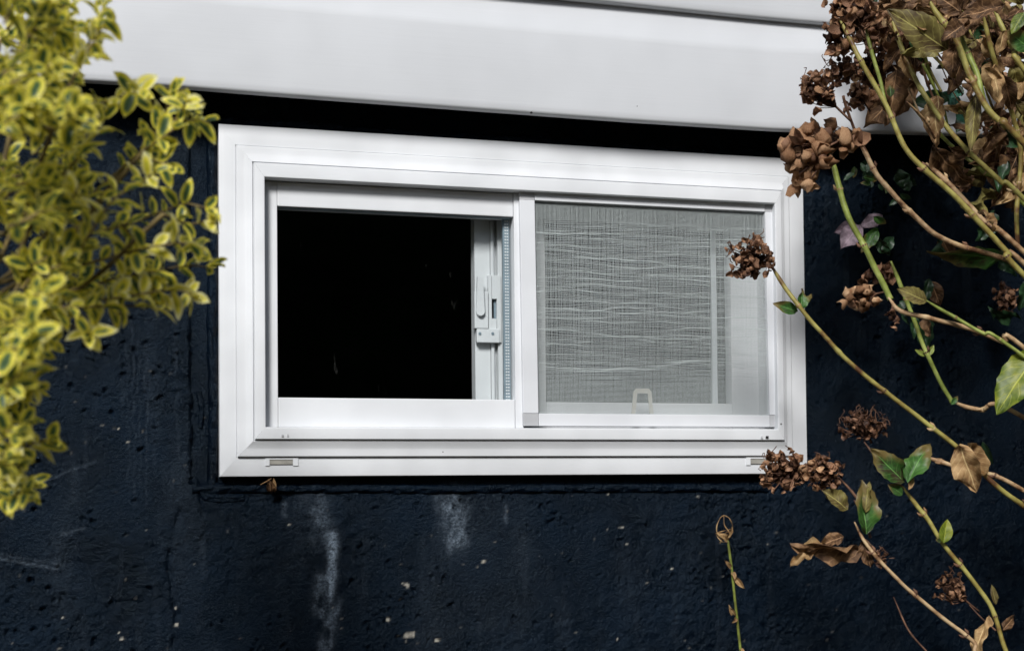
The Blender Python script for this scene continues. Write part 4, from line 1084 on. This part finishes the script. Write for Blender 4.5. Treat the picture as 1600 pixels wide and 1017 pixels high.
# more of the plant, added unseen at the right to shade the wall
far = [Geo(), Geo()]
for k in range(3000):
    p = Vector((random.uniform(1.0, 2.3), random.uniform(-1.15, -.02), random.uniform(-.50, 1.25)))
    if p.x < -0.09+0.724*(p.y+1.912)+0.10+0.12*random.random(): continue
    if p.z > .75 and p.x < 1.5: continue
    v, f, uv = leaf_geo(random.uniform(.06, .12), random.uniform(.04, .07), 4, 6, .3, .2, .7, 0, .08, k*.37)
    mt = frame_mat(p, rnd_dir(), rnd_dir()+Vector((0, 0, .6))); far[k % 2].add([mt @ Vector(q) for q in v], f, uv)
tag(far[0].build('foliage', M_DEAD, hyd), kind='stuff')
tag(far[1].build('foliage', M_DKGREEN, hyd), kind='stuff')

# ------------------------------------------------------------------ dead stalk below the window and the scrap on the ledge
random.seed(5)
QY = -.06
qb = at(1175, 1150, QY); qb.z = GZ
stalk = thing('dead_flower_stalk', qb, 'thin green stalk with a withered pale tip standing under the window', 'plant')
P = smooth_path([qb, at(1162, 1060, QY), at(1157, 1015, QY), at(1149, 943, QY), at(1143, 887, QY), at(1137, 843, QY)], .006)
v, f = tube_geo(P, [.0026-.0006*i/len(P) for i in range(len(P))], 7); gg = Geo(); gg.add(v, f); gg.build('stem', M_CANE_LIME, stalk)
gg = Geo()
for pl in ([(1137, 845), (1122, 835), (1120, 822), (1126, 808), (1132, 805)], [(1132, 805), (1140, 810), (1145, 825), (1135, 832), (1124, 834)], [(1137, 845), (1128, 846), (1119, 834), (1128, 830), (1143, 826)],
           [(1137, 845), (1140, 833), (1132, 820), (1131, 806)], [(1120, 834), (1130, 842), (1140, 838), (1144, 824)], [(1125, 848), (1130, 838), (1138, 828)]):
    pth = smooth_path([at(a, b, QY+random.uniform(-.012, .012)) for a, b in pl], .003)
    n = len(pth)
    for w_ in (0,):
        v, f = tube_geo(pth, [.0007*(1+.5*math.sin(i*.9)) for i in range(n)], 5); gg.add(v, f)
gg.build('withered_tip', M_TAN, stalk)
for (b, t_, w) in (((1137, 846), (1122, 832), 12), ((1136, 842), (1146, 822), 8), ((1143, 888), (1134, 876), 8), ((1146, 900), (1164, 920), 10), ((1144, 893), (1149, 905), 9), ((1149, 962), (1139, 948), 9), ((1149, 965), (1146, 972), 8), ((1157, 1012), (1162, 1022), 8)):
    a = at(*b, QY); c = at(*t_, QY-.01); me_ = leaf_mesh('withered_leaf', M_TAN, (c-a).length, mm(w, QY), 4, 6, .9, .2, .7, 0, .2, random.random()*20)
    o = link('withered_leaf', me_, stalk); o.matrix_local = Matrix.Translation(-qb) @ frame_mat(a, c-a, (CAM-a)+rnd_dir())
SYY = .004
sb_ = at(424, 766, SYY)
scrap = thing('dried_leaf_scrap', sb_, 'small crumpled brown leaf scrap caught under the window sill', 'leaf')
for (b, t_, w, m_) in (((424, 770), (420, 748), 10, M_DEAD), ((426, 768), (428, 746), 9, M_TAN), ((419, 768), (418, 752), 8, M_DEAD), ((430, 769), (425, 752), 8, M_DEAD)):
    a = at(*b, SYY); c = at(*t_, SYY-.006); me_ = leaf_mesh('leaf_fold', m_, (c-a).length, mm(w, SYY), 4, 6, 1.2, .2, .7, 0, .25, random.random()*20)
    o = link('leaf_fold', me_, scrap); o.matrix_local = Matrix.Translation(-sb_) @ frame_mat(a, c-a, (CAM-a)+rnd_dir()*.7)
v, f = tube_geo([at(407, 757, SYY-.004), at(418, 751, SYY-.006), at(424, 747, SYY-.004)], [.0006, .0008, .0006], 5); mesh('leaf_stalk', v, f, M_TAN, scrap)
